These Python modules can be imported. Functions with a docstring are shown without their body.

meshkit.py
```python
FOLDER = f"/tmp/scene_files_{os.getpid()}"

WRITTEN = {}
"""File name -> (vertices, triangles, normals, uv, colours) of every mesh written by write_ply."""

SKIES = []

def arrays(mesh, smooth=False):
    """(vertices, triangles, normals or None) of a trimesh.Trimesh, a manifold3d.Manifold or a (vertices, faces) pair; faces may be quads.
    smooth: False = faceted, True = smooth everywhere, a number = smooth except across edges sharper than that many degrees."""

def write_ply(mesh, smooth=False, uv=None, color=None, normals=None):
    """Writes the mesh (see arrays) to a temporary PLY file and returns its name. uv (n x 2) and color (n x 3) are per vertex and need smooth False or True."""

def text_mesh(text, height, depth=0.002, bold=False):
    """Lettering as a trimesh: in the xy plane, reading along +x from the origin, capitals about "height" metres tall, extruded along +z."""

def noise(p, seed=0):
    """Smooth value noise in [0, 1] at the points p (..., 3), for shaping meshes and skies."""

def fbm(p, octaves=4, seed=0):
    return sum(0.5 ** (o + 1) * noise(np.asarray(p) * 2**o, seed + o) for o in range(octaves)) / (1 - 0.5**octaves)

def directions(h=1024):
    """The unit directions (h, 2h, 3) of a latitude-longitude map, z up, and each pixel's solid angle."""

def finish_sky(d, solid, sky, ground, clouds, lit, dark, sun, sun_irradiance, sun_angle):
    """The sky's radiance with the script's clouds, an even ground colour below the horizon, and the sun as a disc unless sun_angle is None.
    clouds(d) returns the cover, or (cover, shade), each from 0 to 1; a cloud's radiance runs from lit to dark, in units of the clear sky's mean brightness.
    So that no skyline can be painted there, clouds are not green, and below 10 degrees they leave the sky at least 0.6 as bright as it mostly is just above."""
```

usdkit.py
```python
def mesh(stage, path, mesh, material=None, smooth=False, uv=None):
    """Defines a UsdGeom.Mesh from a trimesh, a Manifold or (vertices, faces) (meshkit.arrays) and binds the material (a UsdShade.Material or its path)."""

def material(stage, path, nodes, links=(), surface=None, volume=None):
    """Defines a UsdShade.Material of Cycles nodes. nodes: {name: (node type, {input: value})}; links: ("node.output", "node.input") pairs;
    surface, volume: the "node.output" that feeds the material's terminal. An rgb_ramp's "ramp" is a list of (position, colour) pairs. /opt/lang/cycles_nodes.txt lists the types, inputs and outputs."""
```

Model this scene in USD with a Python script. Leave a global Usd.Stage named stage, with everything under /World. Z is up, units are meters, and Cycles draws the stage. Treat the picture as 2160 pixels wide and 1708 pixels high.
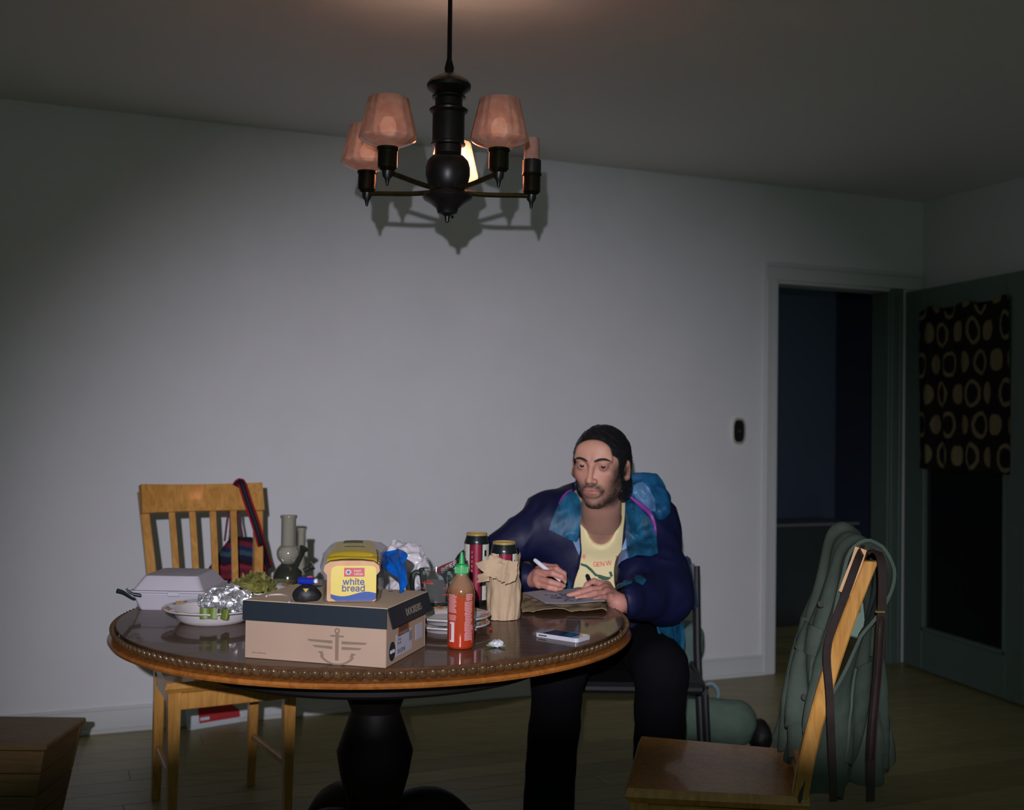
import math, random
import numpy as np, trimesh, shapely, manifold3d
from shapely.geometry import Polygon, Point, LineString
from shapely.ops import unary_union
from shapely import affinity
import usdkit, meshkit
from pxr import Usd, UsdGeom, UsdLux, UsdShade, Sdf, Gf, Vt

stage = Usd.Stage.CreateInMemory()
UsdGeom.SetStageUpAxis(stage, UsdGeom.Tokens.z)
UsdGeom.SetStageMetersPerUnit(stage, 1.0)
UsdGeom.Xform.Define(stage, '/World')
UsdGeom.Scope.Define(stage, '/World/Looks')
A3 = np.array

# ---------------------------------------------------------------- camera, lights, exposure
# world: x to the right of the camera, y away from it, z up, the camera above the origin
EYE = A3([0.0, 0.0, 1.24])
F, PITCH, ROLL = 2308.0, math.atan(38 / 2308.0), 0.013
_r0, _u0, FWD = A3([1.0, 0, 0]), A3([0, -math.sin(PITCH), math.cos(PITCH)]), A3([0, math.cos(PITCH), math.sin(PITCH)])
RIGHT = _r0 * math.cos(ROLL) + _u0 * math.sin(ROLL)
UP = _u0 * math.cos(ROLL) - _r0 * math.sin(ROLL)
cam = UsdGeom.Camera.Define(stage, '/World/camera')
cam.CreateHorizontalApertureAttr(106.7)
cam.CreateFocalLengthAttr(106.7 * F / 2160)
cam.CreateFStopAttr(11.0)
cam.CreateFocusDistanceAttr(2.45)
cam.CreateExposureAttr(0.0)
_m = np.eye(4); _m[0, :3] = RIGHT; _m[1, :3] = UP; _m[2, :3] = -FWD; _m[3, :3] = EYE
UsdGeom.Xformable(cam).AddTransformOp().Set(Gf.Matrix4d(*_m.ravel().tolist()))

def lin(r, g, b):
    c = A3([r, g, b]) / 255.0
    return tuple(np.where(c <= 0.04045, c / 12.92, ((c + 0.055) / 1.055) ** 2.4).tolist())

# the flash of the photographer's camera, a hand's breadth above and to the left of the lens
fl = UsdLux.SphereLight.Define(stage, '/World/camera_flash')
fl.CreateRadiusAttr(0.008)
fl.CreateIntensityAttr(1.0)
fl.CreateExposureAttr(17.09)
fl.CreateNormalizeAttr(False)
fl.CreateColorAttr(Gf.Vec3f(1.0, 0.965, 1.10))
sh = UsdLux.ShapingAPI.Apply(fl.GetPrim())
sh.CreateShapingConeAngleAttr(28.4)
sh.CreateShapingConeSoftnessAttr(1.0)
FLASH = _fp = A3([-0.052, -0.26, 1.24 + 0.14])
_aim = A3([-0.17, 5.0, 0.20]) - _fp
_z = -_aim / np.linalg.norm(_aim); _x = np.cross([0, 0, 1.0], _z); _x /= np.linalg.norm(_x); _y = np.cross(_z, _x)
_m = np.eye(4); _m[0, :3] = _x; _m[1, :3] = _y; _m[2, :3] = _z; _m[3, :3] = _fp
UsdGeom.Xformable(fl).AddTransformOp().Set(Gf.Matrix4d(*_m.ravel().tolist()))
# added dim fill, green to tint the shadows, through the open side behind the camera
dm = UsdLux.DomeLight.Define(stage, '/World/ambient')
dm.CreateIntensityAttr(0.062)
dm.CreateColorAttr(Gf.Vec3f(0.58, 0.82, 0.72))

# ---------------------------------------------------------------- helpers
def ray(px, py):
    return FWD * F + RIGHT * (px - 1080) + UP * (854 - py)
def atz(px, py, z):            # where the line of sight through a pixel meets a level plane
    r = ray(px, py); return EYE + r * ((z - EYE[2]) / r[2])
def aty(px, py, y):            # ... and a plane at a given distance
    r = ray(px, py); return EYE + r * (y / r[1])
def proj(p):
    d = np.asarray(p, float) - EYE
    w = d @ FWD
    return np.stack([1080 + F * (d @ RIGHT) / w, 854 - F * (d @ UP) / w], -1)

_taken = {}
def numbered(parent, name):
    k = (str(parent), name); n = _taken.get(k, 0); _taken[k] = n + 1
    return f'{parent}/{name}' + (f'_{n:03d}' if n else '')
def tag(prim, label=None, cat=None, group=None, kind=None):
    for k, v in (('label', label), ('category', cat), ('group', group), ('kind', kind)):
        if v: prim.SetCustomDataByKey(k, v)
    return prim
class Thing:
    """An Xform directly under /World at the thing's base; its parts are meshes given in world (or, with rotz, local) coordinates."""
    def __init__(s, name, label, cat, loc=(0, 0, 0), rotz=0.0, group=None, kind=None):
        s.path = numbered('/World', name); s.loc = A3(loc, float); s.rotz = rotz
        x = UsdGeom.Xform.Define(stage, s.path); x.AddTranslateOp().Set(Gf.Vec3d(*map(float, loc)))
        if rotz: x.AddRotateZOp().Set(math.degrees(rotz))
        s.prim = tag(x.GetPrim(), label, cat, group, kind)
    def part(s, name, mesh, m, smooth=35, label=None, parent=None, local=False, kind=None, col=None):
        return put(numbered(parent or s.path, name), mesh, m, smooth, label, kind=kind, shift=None if local else (-s.loc, -s.rotz), col=col)
def put(path, mesh, m, smooth=35, label=None, cat=None, group=None, kind=None, shift=None, col=None):
    v, f = (np.array(mesh.vertices), np.array(mesh.faces)) if hasattr(mesh, 'vertices') else meshkit.arrays(mesh)[:2]
    if shift is not None:
        v = v + shift[0]
        if shift[1]:
            c, s_ = math.cos(shift[1]), math.sin(shift[1]); v = v @ A3([[c, s_, 0], [-s_, c, 0], [0, 0, 1.0]])
    g = usdkit.mesh(stage, path, trimesh.Trimesh(v, f, process=False), m, smooth=True if col is not None else smooth)
    if col is not None:
        UsdGeom.PrimvarsAPI(g).CreatePrimvar('tint', Sdf.ValueTypeNames.Color3fArray, 'vertex').Set(Vt.Vec3fArray.FromNumpy(np.asarray(col, np.float32)))
    tag(g.GetPrim(), label, cat, group, kind)
    return path
def solo(name, mesh, m, label, cat, smooth=35, group=None, kind=None, col=None):
    """A thing that is one mesh; its origin is put at its base."""
    v = np.array(mesh.vertices); lo, hi = v.min(0), v.max(0); base = A3([(lo[0] + hi[0]) / 2, (lo[1] + hi[1]) / 2, lo[2]])
    p = put(numbered('/World', name), mesh, m, smooth, label, cat, group, kind, shift=(-base, 0), col=col)
    UsdGeom.Xformable(stage.GetPrimAtPath(p)).AddTranslateOp().Set(Gf.Vec3d(*base.tolist()))
    return p
def struct(name, mesh, m, smooth=None, parent=None):
    p = put(numbered(parent or '/World', name), mesh, m, smooth)
    if not parent: tag(stage.GetPrimAtPath(p), kind='structure')
    return p

# shapes
def cat(*ms):
    out = []
    for m in ms: out += list(m) if isinstance(m, (list, tuple)) else [m]
    return trimesh.util.concatenate(out)
def TM(v, f): return trimesh.Trimesh(np.asarray(v, float), np.asarray(f, int), process=False)
def rotm(axis, deg): return trimesh.transformations.rotation_matrix(math.radians(deg), axis)
def mv(m, t=(0, 0, 0), rx=0, ry=0, rz=0, s=None):
    m = m.copy()
    if s is not None: m.apply_scale(s)
    for ax, d in (([1, 0, 0], rx), ([0, 1, 0], ry), ([0, 0, 1], rz)):
        if d: m.apply_transform(rotm(ax, d))
    m.apply_translation(t); return m
def frame(m, o, x, y, z):      # local axes -> world
    m = m.copy(); v = np.array(m.vertices); m.vertices = A3(o) + v[:, :1] * A3(x) + v[:, 1:2] * A3(y) + v[:, 2:3] * A3(z); return m
def bx(c, s, b=0.0):
    """Box with chamfered edges."""
    s = A3(s, float) / 2
    if b <= 0:
        m = trimesh.creation.box(2 * s); m.apply_translation(c); return m
    b = min(b, s.min() * 0.9); p = []
    for sx in (-1, 1):
        for sy in (-1, 1):
            for sz in (-1, 1):
                for k in range(3):
                    q = s - b; q[k] = s[k]; p.append(q * [sx, sy, sz])
    m = trimesh.convex.convex_hull(A3(p)); m.apply_translation(c); return m
def bar(a, b, w, t, side=(0, 1, 0), ch=0.003):
    """Chamfered bar from a to b, w wide along 'side', t thick."""
    a, b = A3(a, float), A3(b, float); d = b - a; L = np.linalg.norm(d); z = d / L
    x = A3(side, float) - z * (A3(side, float) @ z); x /= np.linalg.norm(x); y = np.cross(z, x)
    return frame(bx((0, 0, L / 2), (w, t, L), ch), a, x, y, z)
def hull(pts): return trimesh.convex.convex_hull(A3(pts, float))
def tube(pts, r, n=10, caps=True, flat=None):
    p = A3(pts, float); r = np.broadcast_to(A3(r, float), (len(p),))
    t = np.gradient(p, axis=0); t /= np.linalg.norm(t, axis=1, keepdims=True) + 1e-12
    a = np.zeros_like(p); ref = A3([0, 0, 1.0]) if abs(t[0, 2]) < 0.9 else A3([1.0, 0, 0])
    for i in range(len(p)):
        q = ref - t[i] * (ref @ t[i]); q /= np.linalg.norm(q) + 1e-12; a[i] = q; ref = q
    b = np.cross(t, a); an = np.arange(n) * 2 * np.pi / n
    fa, fb = flat or (1, 1)
    v = (p[:, None] + r[:, None, None] * (np.cos(an)[None, :, None] * a[:, None] * fa + np.sin(an)[None, :, None] * b[:, None] * fb)).reshape(-1, 3)
    i, j = np.meshgrid(np.arange(len(p) - 1), np.arange(n), indexing='ij')
    q = np.stack([i * n + j, i * n + (j + 1) % n, (i + 1) * n + (j + 1) % n, (i + 1) * n + j], -1).reshape(-1, 4)
    f = np.vstack([q[:, [0, 1, 2]], q[:, [0, 2, 3]]])
    if caps:
        e = (len(p) - 1) * n; v = np.vstack([v, p[0], p[-1]]); k = len(v) - 2; j = np.arange(n)
        f = np.vstack([f, np.stack([np.full(n, k), (j + 1) % n, j], 1), np.stack([np.full(n, k + 1), e + j, e + (j + 1) % n], 1)])
    return TM(v, f)
def spline(pts, n=24):
    from scipy.interpolate import CubicSpline
    p = A3(pts, float); d = np.r_[0, np.cumsum(np.linalg.norm(np.diff(p, axis=0), axis=1))]
    return CubicSpline(d, p)(np.linspace(0, d[-1], n))
def lathe(prof, n=40, wob=None):
    """prof: (r, z) rows, from bottom to top outside; r = 0 closes."""
    prof = A3(prof, float); an = np.arange(n) * 2 * np.pi / n
    v = np.stack([prof[:, :1] * np.cos(an), prof[:, :1] * np.sin(an), np.repeat(prof[:, 1:], n, 1)], -1).reshape(-1, 3)
    i, j = np.meshgrid(np.arange(len(prof) - 1), np.arange(n), indexing='ij')
    q = np.stack([i * n + j, i * n + (j + 1) % n, (i + 1) * n + (j + 1) % n, (i + 1) * n + j], -1).reshape(-1, 4)
    f = np.vstack([q[:, [0, 1, 2]], q[:, [0, 2, 3]]])
    f = f[[len({tuple(np.round(v[k], 7)) for k in t}) == 3 for t in f]]
    return TM(v, f)
def extr(poly, h, z=0.0):
    gs = [g for g in getattr(poly, 'geoms', [poly]) if g.area > 1e-9]
    m = cat([trimesh.creation.extrude_polygon(g, h, engine='earcut') for g in gs]); m.apply_translation((0, 0, z)); return m
def sheet(P, t=0.002):
    """A grid of points (m, n, 3) as a thin closed cloth or board of thickness t."""
    P = A3(P, float); m, n = P.shape[:2]
    du, dv = np.gradient(P, axis=0), np.gradient(P, axis=1); N = np.cross(du, dv); N /= np.linalg.norm(N, axis=2, keepdims=True) + 1e-12
    t = np.broadcast_to(np.asarray(t, float), (m, n))[..., None]
    v = np.vstack([(P + N * t / 2).reshape(-1, 3), (P - N * t / 2).reshape(-1, 3)]); K = m * n
    i, j = np.meshgrid(np.arange(m - 1), np.arange(n - 1), indexing='ij'); a = (i * n + j).ravel()
    q = np.stack([a, a + n, a + n + 1, a + 1], 1); q2 = q[:, ::-1] + K
    e = np.r_[np.arange(n), (np.arange(1, m) * n + n - 1), (m - 1) * n + np.arange(n - 2, -1, -1), np.arange(m - 2, 0, -1) * n]
    e2 = np.roll(e, -1); q3 = np.stack([e, e2, e2 + K, e + K], 1)
    q = np.vstack([q, q2, q3]); return TM(v, np.vstack([q[:, [0, 1, 2]], q[:, [0, 2, 3]]]))
def fix(m):
    m.fix_normals(); return m

# signed distance shapes, turned into a mesh near their surface only (surface nets)
def smin(a, b, k):
    h = np.clip(0.5 + 0.5 * (b - a) / k, 0, 1); return b * (1 - h) + a * h - k * h * (1 - h)
def smax(a, b, k): return -smin(-a, -b, k)
def cap(p, a, b, ra, rb=None):
    a, b = A3(a, float), A3(b, float); rb = ra if rb is None else rb; ba = b - a; h = np.clip(((p - a) @ ba) / (ba @ ba), 0, 1)
    return np.linalg.norm(p - a - h[:, None] * ba, axis=1) - (ra + (rb - ra) * h)
def ell(p, c, r, R=None):
    q = p - A3(c, float)
    if R is not None: q = q @ R
    r = A3(r, float); k0 = np.linalg.norm(q / r, axis=1); k1 = np.linalg.norm(q / r ** 2, axis=1)
    return np.where(k1 > 1e-9, k0 * (k0 - 1) / np.maximum(k1, 1e-9), -r.min())
def rbox(p, c, h, r, R=None):
    q = p - A3(c, float)
    if R is not None: q = q @ R
    q = np.abs(q) - (A3(h, float) - r); return np.linalg.norm(np.maximum(q, 0), axis=1) + np.minimum(q.max(1), 0) - r
def rot3(ax, deg): return rotm(ax, deg)[:3, :3]
def nets(f, lo, hi, h, B=8, slack=1.6):
    lo, hi = A3(lo, float), A3(hi, float); nb = np.ceil((hi - lo) / (h * B)).astype(int)
    bi = np.stack(np.meshgrid(*[np.arange(k) for k in nb], indexing='ij'), -1).reshape(-1, 3)
    d = f(lo + (bi + 0.5) * h * B); bi = bi[np.abs(d) < B * h * 0.87 * slack]
    g = np.stack(np.meshgrid(*[np.arange(B + 1)] * 3, indexing='ij'), -1).reshape(-1, 3)
    N = nb * B + 1; keep = []
    C = A3([[0, 0, 0], [1, 0, 0], [0, 1, 0], [1, 1, 0], [0, 0, 1], [1, 0, 1], [0, 1, 1], [1, 1, 1]])
    E = [(a, b) for a in range(8) for b in range(8) if a < b and bin(a ^ b).count('1') == 1]
    V, key, quads = [], [], []
    cell = lambda ijk: (ijk[..., 0] * N[1] + ijk[..., 1]) * N[2] + ijk[..., 2]
    for s in range(0, len(bi), 400):
        b = bi[s:s + 400]; P = b[:, None] * B + g; D = f((lo + P.reshape(-1, 3) * h)).reshape(len(b), B + 1, B + 1, B + 1)
        vals = np.stack([D[:, c[0]:B + c[0], c[1]:B + c[1], c[2]:B + c[2]] for c in C], -1)
        ins = vals < 0; act = ins.any(-1) & ~ins.all(-1)
        w = np.argwhere(act); va = vals[act]; acc, cnt = np.zeros((len(w), 3)), np.zeros(len(w))
        for a, c in E:
            x = (va[:, a] < 0) != (va[:, c] < 0); t = np.where(x, va[:, a] / np.where(x, va[:, a] - va[:, c], 1), 0)
            acc += np.where(x[:, None], C[a] + t[:, None] * (C[c] - C[a]), 0); cnt += x
        ijk = b[w[:, 0]] * B + w[:, 1:]
        V.append(lo + (ijk + acc / cnt[:, None]) * h); key.append(cell(ijk))
        for ax in range(3):
            e = np.eye(3, dtype=int)[ax]; u, v = np.eye(3, dtype=int)[(ax + 1) % 3], np.eye(3, dtype=int)[(ax + 2) % 3]
            k = [0, 1, 2, 4][1 + ax] if ax < 2 else 4
            x = (va[:, 0] < 0) != (va[:, k] < 0); o = ijk[x]; fl_ = va[x, 0] < 0
            q = np.stack([cell(o), cell(o - u), cell(o - u - v), cell(o - v)], 1); q[~fl_] = q[~fl_][:, ::-1]; quads.append(q)
    V, key, Q = np.vstack(V), np.concatenate(key), np.vstack(quads)
    uk, first = np.unique(key, return_index=True); V = V[first]
    ix = np.searchsorted(uk, Q); ix = np.minimum(ix, len(uk) - 1); ok = (uk[ix] == Q).all(1); ix = ix[ok]
    return TM(V, np.vstack([ix[:, [0, 1, 2]], ix[:, [0, 2, 3]]]))

# materials
_mats = {}
def M(name, col, rough=0.5, metal=0.0, spec=0.5, var=0.0, vs=6.0, stretch=(1, 1, 1), bump=0.0, bs=80.0, bd=0.002, coat=0.0, sheen=0.0, **kw):
    """Principled material; var/vs: colour variation and its scale; bump/bs: fine relief."""
    if name in _mats: return _mats[name]
    n = {'p': ('principled_bsdf', dict(base_color=tuple(col), roughness=rough, metallic=metal, specular_ior_level=spec, coat_weight=coat, sheen_weight=sheen, **kw))}
    L = []
    if var or bump:
        n['tc'] = ('texture_coordinate', {}); n['mp'] = ('mapping', {'scale': tuple(stretch)}); L.append(('tc.object', 'mp.vector'))
    if var:
        n['nz'] = ('noise_texture', {'scale': vs, 'detail': 4.0, 'roughness': 0.6}); c = A3(col)
        n['rp'] = ('rgb_ramp', {'ramp': [(0.3, tuple(c * (1 - var))), (0.7, tuple(np.minimum(c * (1 + var), 1)))]})
        L += [('mp.vector', 'nz.vector'), ('nz.fac', 'rp.fac'), ('rp.color', 'p.base_color')]
    if bump:
        n['bz'] = ('noise_texture', {'scale': bs, 'detail': 3.0}); n['bu'] = ('bump', {'strength': bump, 'distance': bd})
        L += [('mp.vector', 'bz.vector'), ('bz.fac', 'bu.height'), ('bu.normal', 'p.normal')]
    _mats[name] = usdkit.material(stage, f'/World/Looks/{name}', n, L, surface='p.BSDF'); return _mats[name]
def TINT(name, rough=0.5, spec=0.5, bump=0.0, bs=100.0, bd=0.001, sss=0.0, **kw):
    """Colour from the mesh's own 'tint' primvar (printing, skin)."""
    if name in _mats: return _mats[name]
    n = {'a': ('attribute', {'attribute': 'tint'}), 'p': ('principled_bsdf', dict(roughness=rough, specular_ior_level=spec, subsurface_weight=sss, **kw))}
    L = [('a.color', 'p.base_color')]
    if bump:
        n['tc'] = ('texture_coordinate', {}); n['bz'] = ('noise_texture', {'scale': bs, 'detail': 3.0}); n['bu'] = ('bump', {'strength': bump, 'distance': bd})
        L += [('tc.object', 'bz.vector'), ('bz.fac', 'bu.height'), ('bu.normal', 'p.normal')]
    _mats[name] = usdkit.material(stage, f'/World/Looks/{name}', n, L, surface='p.BSDF'); return _mats[name]
def WOOD(name, c1, c2, rough=0.35, coat=0.0, scale=7.0, stretch=(1, 8, 8), spec=0.5, bump=0.03):
    if name in _mats: return _mats[name]
    n = {'tc': ('texture_coordinate', {}), 'mp': ('mapping', {'scale': stretch}), 'nz': ('noise_texture', {'scale': scale, 'detail': 5.0, 'roughness': 0.65, 'distortion': 1.2}),
         'rp': ('rgb_ramp', {'ramp': [(0.3, c1), (0.68, c2)]}), 'p': ('principled_bsdf', dict(roughness=rough, coat_weight=coat, coat_roughness=0.07, specular_ior_level=spec)), 'bu': ('bump', {'strength': bump, 'distance': 0.002})}
    _mats[name] = usdkit.material(stage, f'/World/Looks/{name}', n, [('tc.object', 'mp.vector'), ('mp.vector', 'nz.vector'), ('nz.fac', 'rp.fac'), ('rp.color', 'p.base_color'), ('nz.fac', 'bu.height'), ('bu.normal', 'p.normal')], surface='p.BSDF')
    return _mats[name]
def PANE(name, tint=(0.9, 0.95, 0.93), ior=1.5, rough=0.02, dens=0.0, dcol=(0.5, 0.5, 0.5), gl=1.0):
    """Thin clear sheet: light passes, the surface mirrors by Fresnel; dens mixes in a diffuse film."""
    if name in _mats: return _mats[name]
    n = {'t': ('transparent_bsdf', {'color': tint}), 'g': ('glossy_bsdf', {'color': (1, 1, 1), 'roughness': rough}), 'f': ('fresnel', {'IOR': ior}), 'm': ('mix_closure', {}),
         'd': ('diffuse_bsdf', {'color': dcol}), 'm2': ('mix_closure', {'fac': dens}), 'k': ('math', {'math_type': 'multiply', 'value2': gl})}
    _mats[name] = usdkit.material(stage, f'/World/Looks/{name}', n, [('t.BSDF', 'm2.closure1'), ('d.BSDF', 'm2.closure2'), ('m2.closure', 'm.closure1'), ('g.BSDF', 'm.closure2'), ('f.fac', 'k.value1'), ('k.value', 'm.fac')], surface='m.closure')
    return _mats[name]
# ---------------------------------------------------------------- the room, turned 22 degrees to the camera
WN = A3([-0.0815, 0.2009, 0.0]); WD = 1 / np.linalg.norm(WN); WN = WN * WD            # the back wall: WN . p = WD
E1, EZ = A3([WN[1], -WN[0], 0.0]), A3([0, 0, 1.0])
CEIL = 2.457
def R(u, v, z):                # room coordinates: u along the back wall, v from it towards the viewer
    return E1 * u + WN * (WD - v) + EZ * z
def rbx(u0, u1, v0, v1, z0, z1, b=0.0):
    return frame(bx(((u0 + u1) / 2, (v0 + v1) / 2, (z0 + z1) / 2), (u1 - u0, v1 - v0, z1 - z0), b), R(0, 0, 0), E1, -WN, EZ) if b else fix(frame(bx(((u0 + u1) / 2, (v0 + v1) / 2, (z0 + z1) / 2), (u1 - u0, v1 - v0, z1 - z0)), R(0, 0, 0), E1, -WN, EZ))
def U(px, py=900):             # u of the wall point seen at a pixel
    r = ray(px, py); p = EYE + r * (WD / (r @ WN)); return p @ E1
wallm = M('wall_paint', (0.74, 0.745, 0.76), 0.62, spec=0.25, var=0.03, vs=3.0, bump=0.12, bs=140, bd=0.002)
ceilm = M('ceiling_paint', (0.84, 0.82, 0.78), 0.8, spec=0.15, bump=0.2, bs=90, bd=0.003)
trimm = M('trim_paint', (0.62, 0.64, 0.63), 0.4, bump=0.03, bs=60)
floorm = WOOD('floor_boards', lin(84, 78, 52), lin(104, 96, 66), 0.42, scale=5, stretch=(1, 10, 10))
U0, U1 = -3.6, 3.98            # side walls
def UV(px, v, py=900):         # ... and u on a plane parallel to it
    r = ray(px, py); p = EYE + r * ((WD - v) / (r @ WN)); return p @ E1
uL, uR = U(1634), U(1857)      # the doorway
uR2 = uR + 0.06; DH = 1.978
UW = (A3([2.2, 5.87, 0]) @ E1) # the right-hand corner
struct('wall_back', cat(rbx(U0, uL, -0.12, 0, 0, CEIL), rbx(uL, uR2, -0.12, 0, DH, CEIL), rbx(uR2, UW + 0.1, -0.12, 0, 0, CEIL)), wallm)
struct('wall_left', rbx(U0 - 0.1, U0, 0, 5.4, 0, CEIL), wallm)
struct('wall_right', rbx(UW, UW + 0.1, 0, 5.4, 0, CEIL), wallm)
struct('ceiling', rbx(U0 - 0.1, UW + 0.1, -1.8, 5.6, CEIL, CEIL + 0.1), ceilm)
fl_path = struct('floor', rbx(U0 - 0.1, UW + 0.1, -1.8, 5.6, -0.12, -0.02), M('floor_gap', (0.02, 0.017, 0.012), 0.8))
rng = random.Random(5)
fms = [WOOD(f'floor_board_{k}', tuple(A3(lin(124, 116, 78)) * g), tuple(A3(lin(150, 140, 98)) * g), 0.4, scale=5, stretch=(1, 10, 10)) for k, g in enumerate((0.88, 1.0, 1.1))]
for i in range(60):            # boards run along the back wall
    v0 = -1.8 + i * 0.122
    if v0 > 5.4: break
    u = U0 - 0.1 - rng.random() * 0.8
    while u < UW + 0.1:
        L = 1.6 + rng.random() * 0.9; a, b = max(u, U0 - 0.1), min(u + L, UW + 0.1)
        if b - a > 0.02: struct('floorboard', rbx(a + 0.001, b - 0.001, v0, v0 + 0.1195, -0.02, 0.0), fms[rng.randrange(3)], parent=fl_path)
        u += L
# baseboards: a flat board, a bead on top and a shoe strip
def baseboard(u0, u1): return cat(rbx(u0, u1, 0, 0.014, 0.0, 0.088, 0.002), rbx(u0, u1, 0, 0.009, 0.088, 0.10, 0.002), rbx(u0, u1, 0.014, 0.026, 0.0, 0.018, 0.003))
CW = 0.068
struct('baseboard_back', baseboard(U0, uL - CW), trimm)
struct('baseboard_left', rbx(U0, U0 + 0.014, 0.03, 5.4, 0, 0.1, 0.002), trimm)
struct('baseboard_right', rbx(UW - 0.014, UW, 0.02, 5.4, 0, 0.1, 0.002), trimm)
# door casing: two steps per side
def casing(u0, u1, z0, z1, inner): return cat(rbx(u0, u1, 0, 0.016, z0, z1, 0.002), inner)
struct('trim_1', casing(uL - CW, uL, 0, DH + 0.002, rbx(uL - CW, uL - CW + 0.022, 0.016, 0.024, 0, DH, 0.003)), trimm)
struct('trim_2', casing(uL - CW, UW - 0.02, DH, DH + 0.088, rbx(uL - CW, UW - 0.02, 0.016, 0.026, DH + 0.066, DH + 0.088, 0.003)), trimm)
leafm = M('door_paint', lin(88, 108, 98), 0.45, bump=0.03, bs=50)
struct('trim_4', cat(rbx(uL - 0.004, uL + 0.014, -0.125, 0.004, 0, DH, 0.002), rbx(uL + 0.014, uL + 0.026, -0.07, -0.03, 0, DH, 0.002), rbx(uL, uR2, -0.125, 0.004, DH - 0.016, DH + 0.002, 0.002)), trimm)   # jamb
struct('trim_3', casing(uR2, uR2 + CW, 0, DH, rbx(uR2 + CW - 0.022, uR2 + CW, 0.016, 0.024, 0, DH, 0.003)), leafm)  # hinge-side casing in the darker door colour, imitating its shade
struct('trim_5', rbx(uR2 - 0.014, uR2 + 0.004, -0.125, 0.004, 0, DH, 0.002), leafm)                     # jamb shade put into the colour: the darker door paint stands in for it
# the dark hall beyond
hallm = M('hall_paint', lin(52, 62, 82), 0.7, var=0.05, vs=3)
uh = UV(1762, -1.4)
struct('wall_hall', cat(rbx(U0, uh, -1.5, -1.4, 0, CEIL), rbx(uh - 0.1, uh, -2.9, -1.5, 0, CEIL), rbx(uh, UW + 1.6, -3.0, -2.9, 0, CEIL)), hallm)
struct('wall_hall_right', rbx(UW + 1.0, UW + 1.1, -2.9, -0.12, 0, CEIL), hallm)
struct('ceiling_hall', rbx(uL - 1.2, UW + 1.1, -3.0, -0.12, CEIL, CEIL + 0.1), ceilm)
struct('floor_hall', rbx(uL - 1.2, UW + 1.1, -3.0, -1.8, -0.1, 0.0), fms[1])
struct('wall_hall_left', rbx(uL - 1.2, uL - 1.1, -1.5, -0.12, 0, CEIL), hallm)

# an open glazed door, folded back towards the right-hand wall, with a patterned cloth over its upper half
HG, LD = A3([2.067, 5.81, 0.0]), A3([0.254, -0.967, 0.0]); LN = A3([-0.967, -0.254, 0.0])
def lf(s0, s1, t0, t1, z0, z1, b=0.002): return fix(frame(bx(((s0 + s1) / 2, (t0 + t1) / 2, (z0 + z1) / 2), (s1 - s0, t1 - t0, z1 - z0), b), HG, LD, LN, EZ))
dr = '/World/door_1'
UsdGeom.Xform.Define(stage, dr); tag(stage.GetPrimAtPath(dr), kind='structure')
leafm = M('door_paint', lin(88, 108, 98), 0.45, bump=0.03, bs=50)
put(dr + '/stile', lf(0.06, 0.215, -0.02, 0.02, 0.012, 1.955, 0.003), leafm)
put(dr + '/stile_001', lf(0.83, 0.95, -0.02, 0.02, 0.012, 1.955, 0.003), leafm)
put(dr + '/bottom_rail', lf(0.215, 0.83, -0.02, 0.02, 0.012, 0.215, 0.003), leafm)
put(dr + '/top_rail', lf(0.215, 0.83, -0.02, 0.02, 1.84, 1.955, 0.003), leafm)
put(dr + '/glazing_bead', cat(lf(0.21, 0.232, -0.026, 0.026, 0.21, 1.845, 0.004), lf(0.21, 0.835, -0.026, 0.026, 0.21, 0.232, 0.004), lf(0.813, 0.835, -0.026, 0.026, 0.21, 1.845, 0.004)), leafm)
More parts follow.
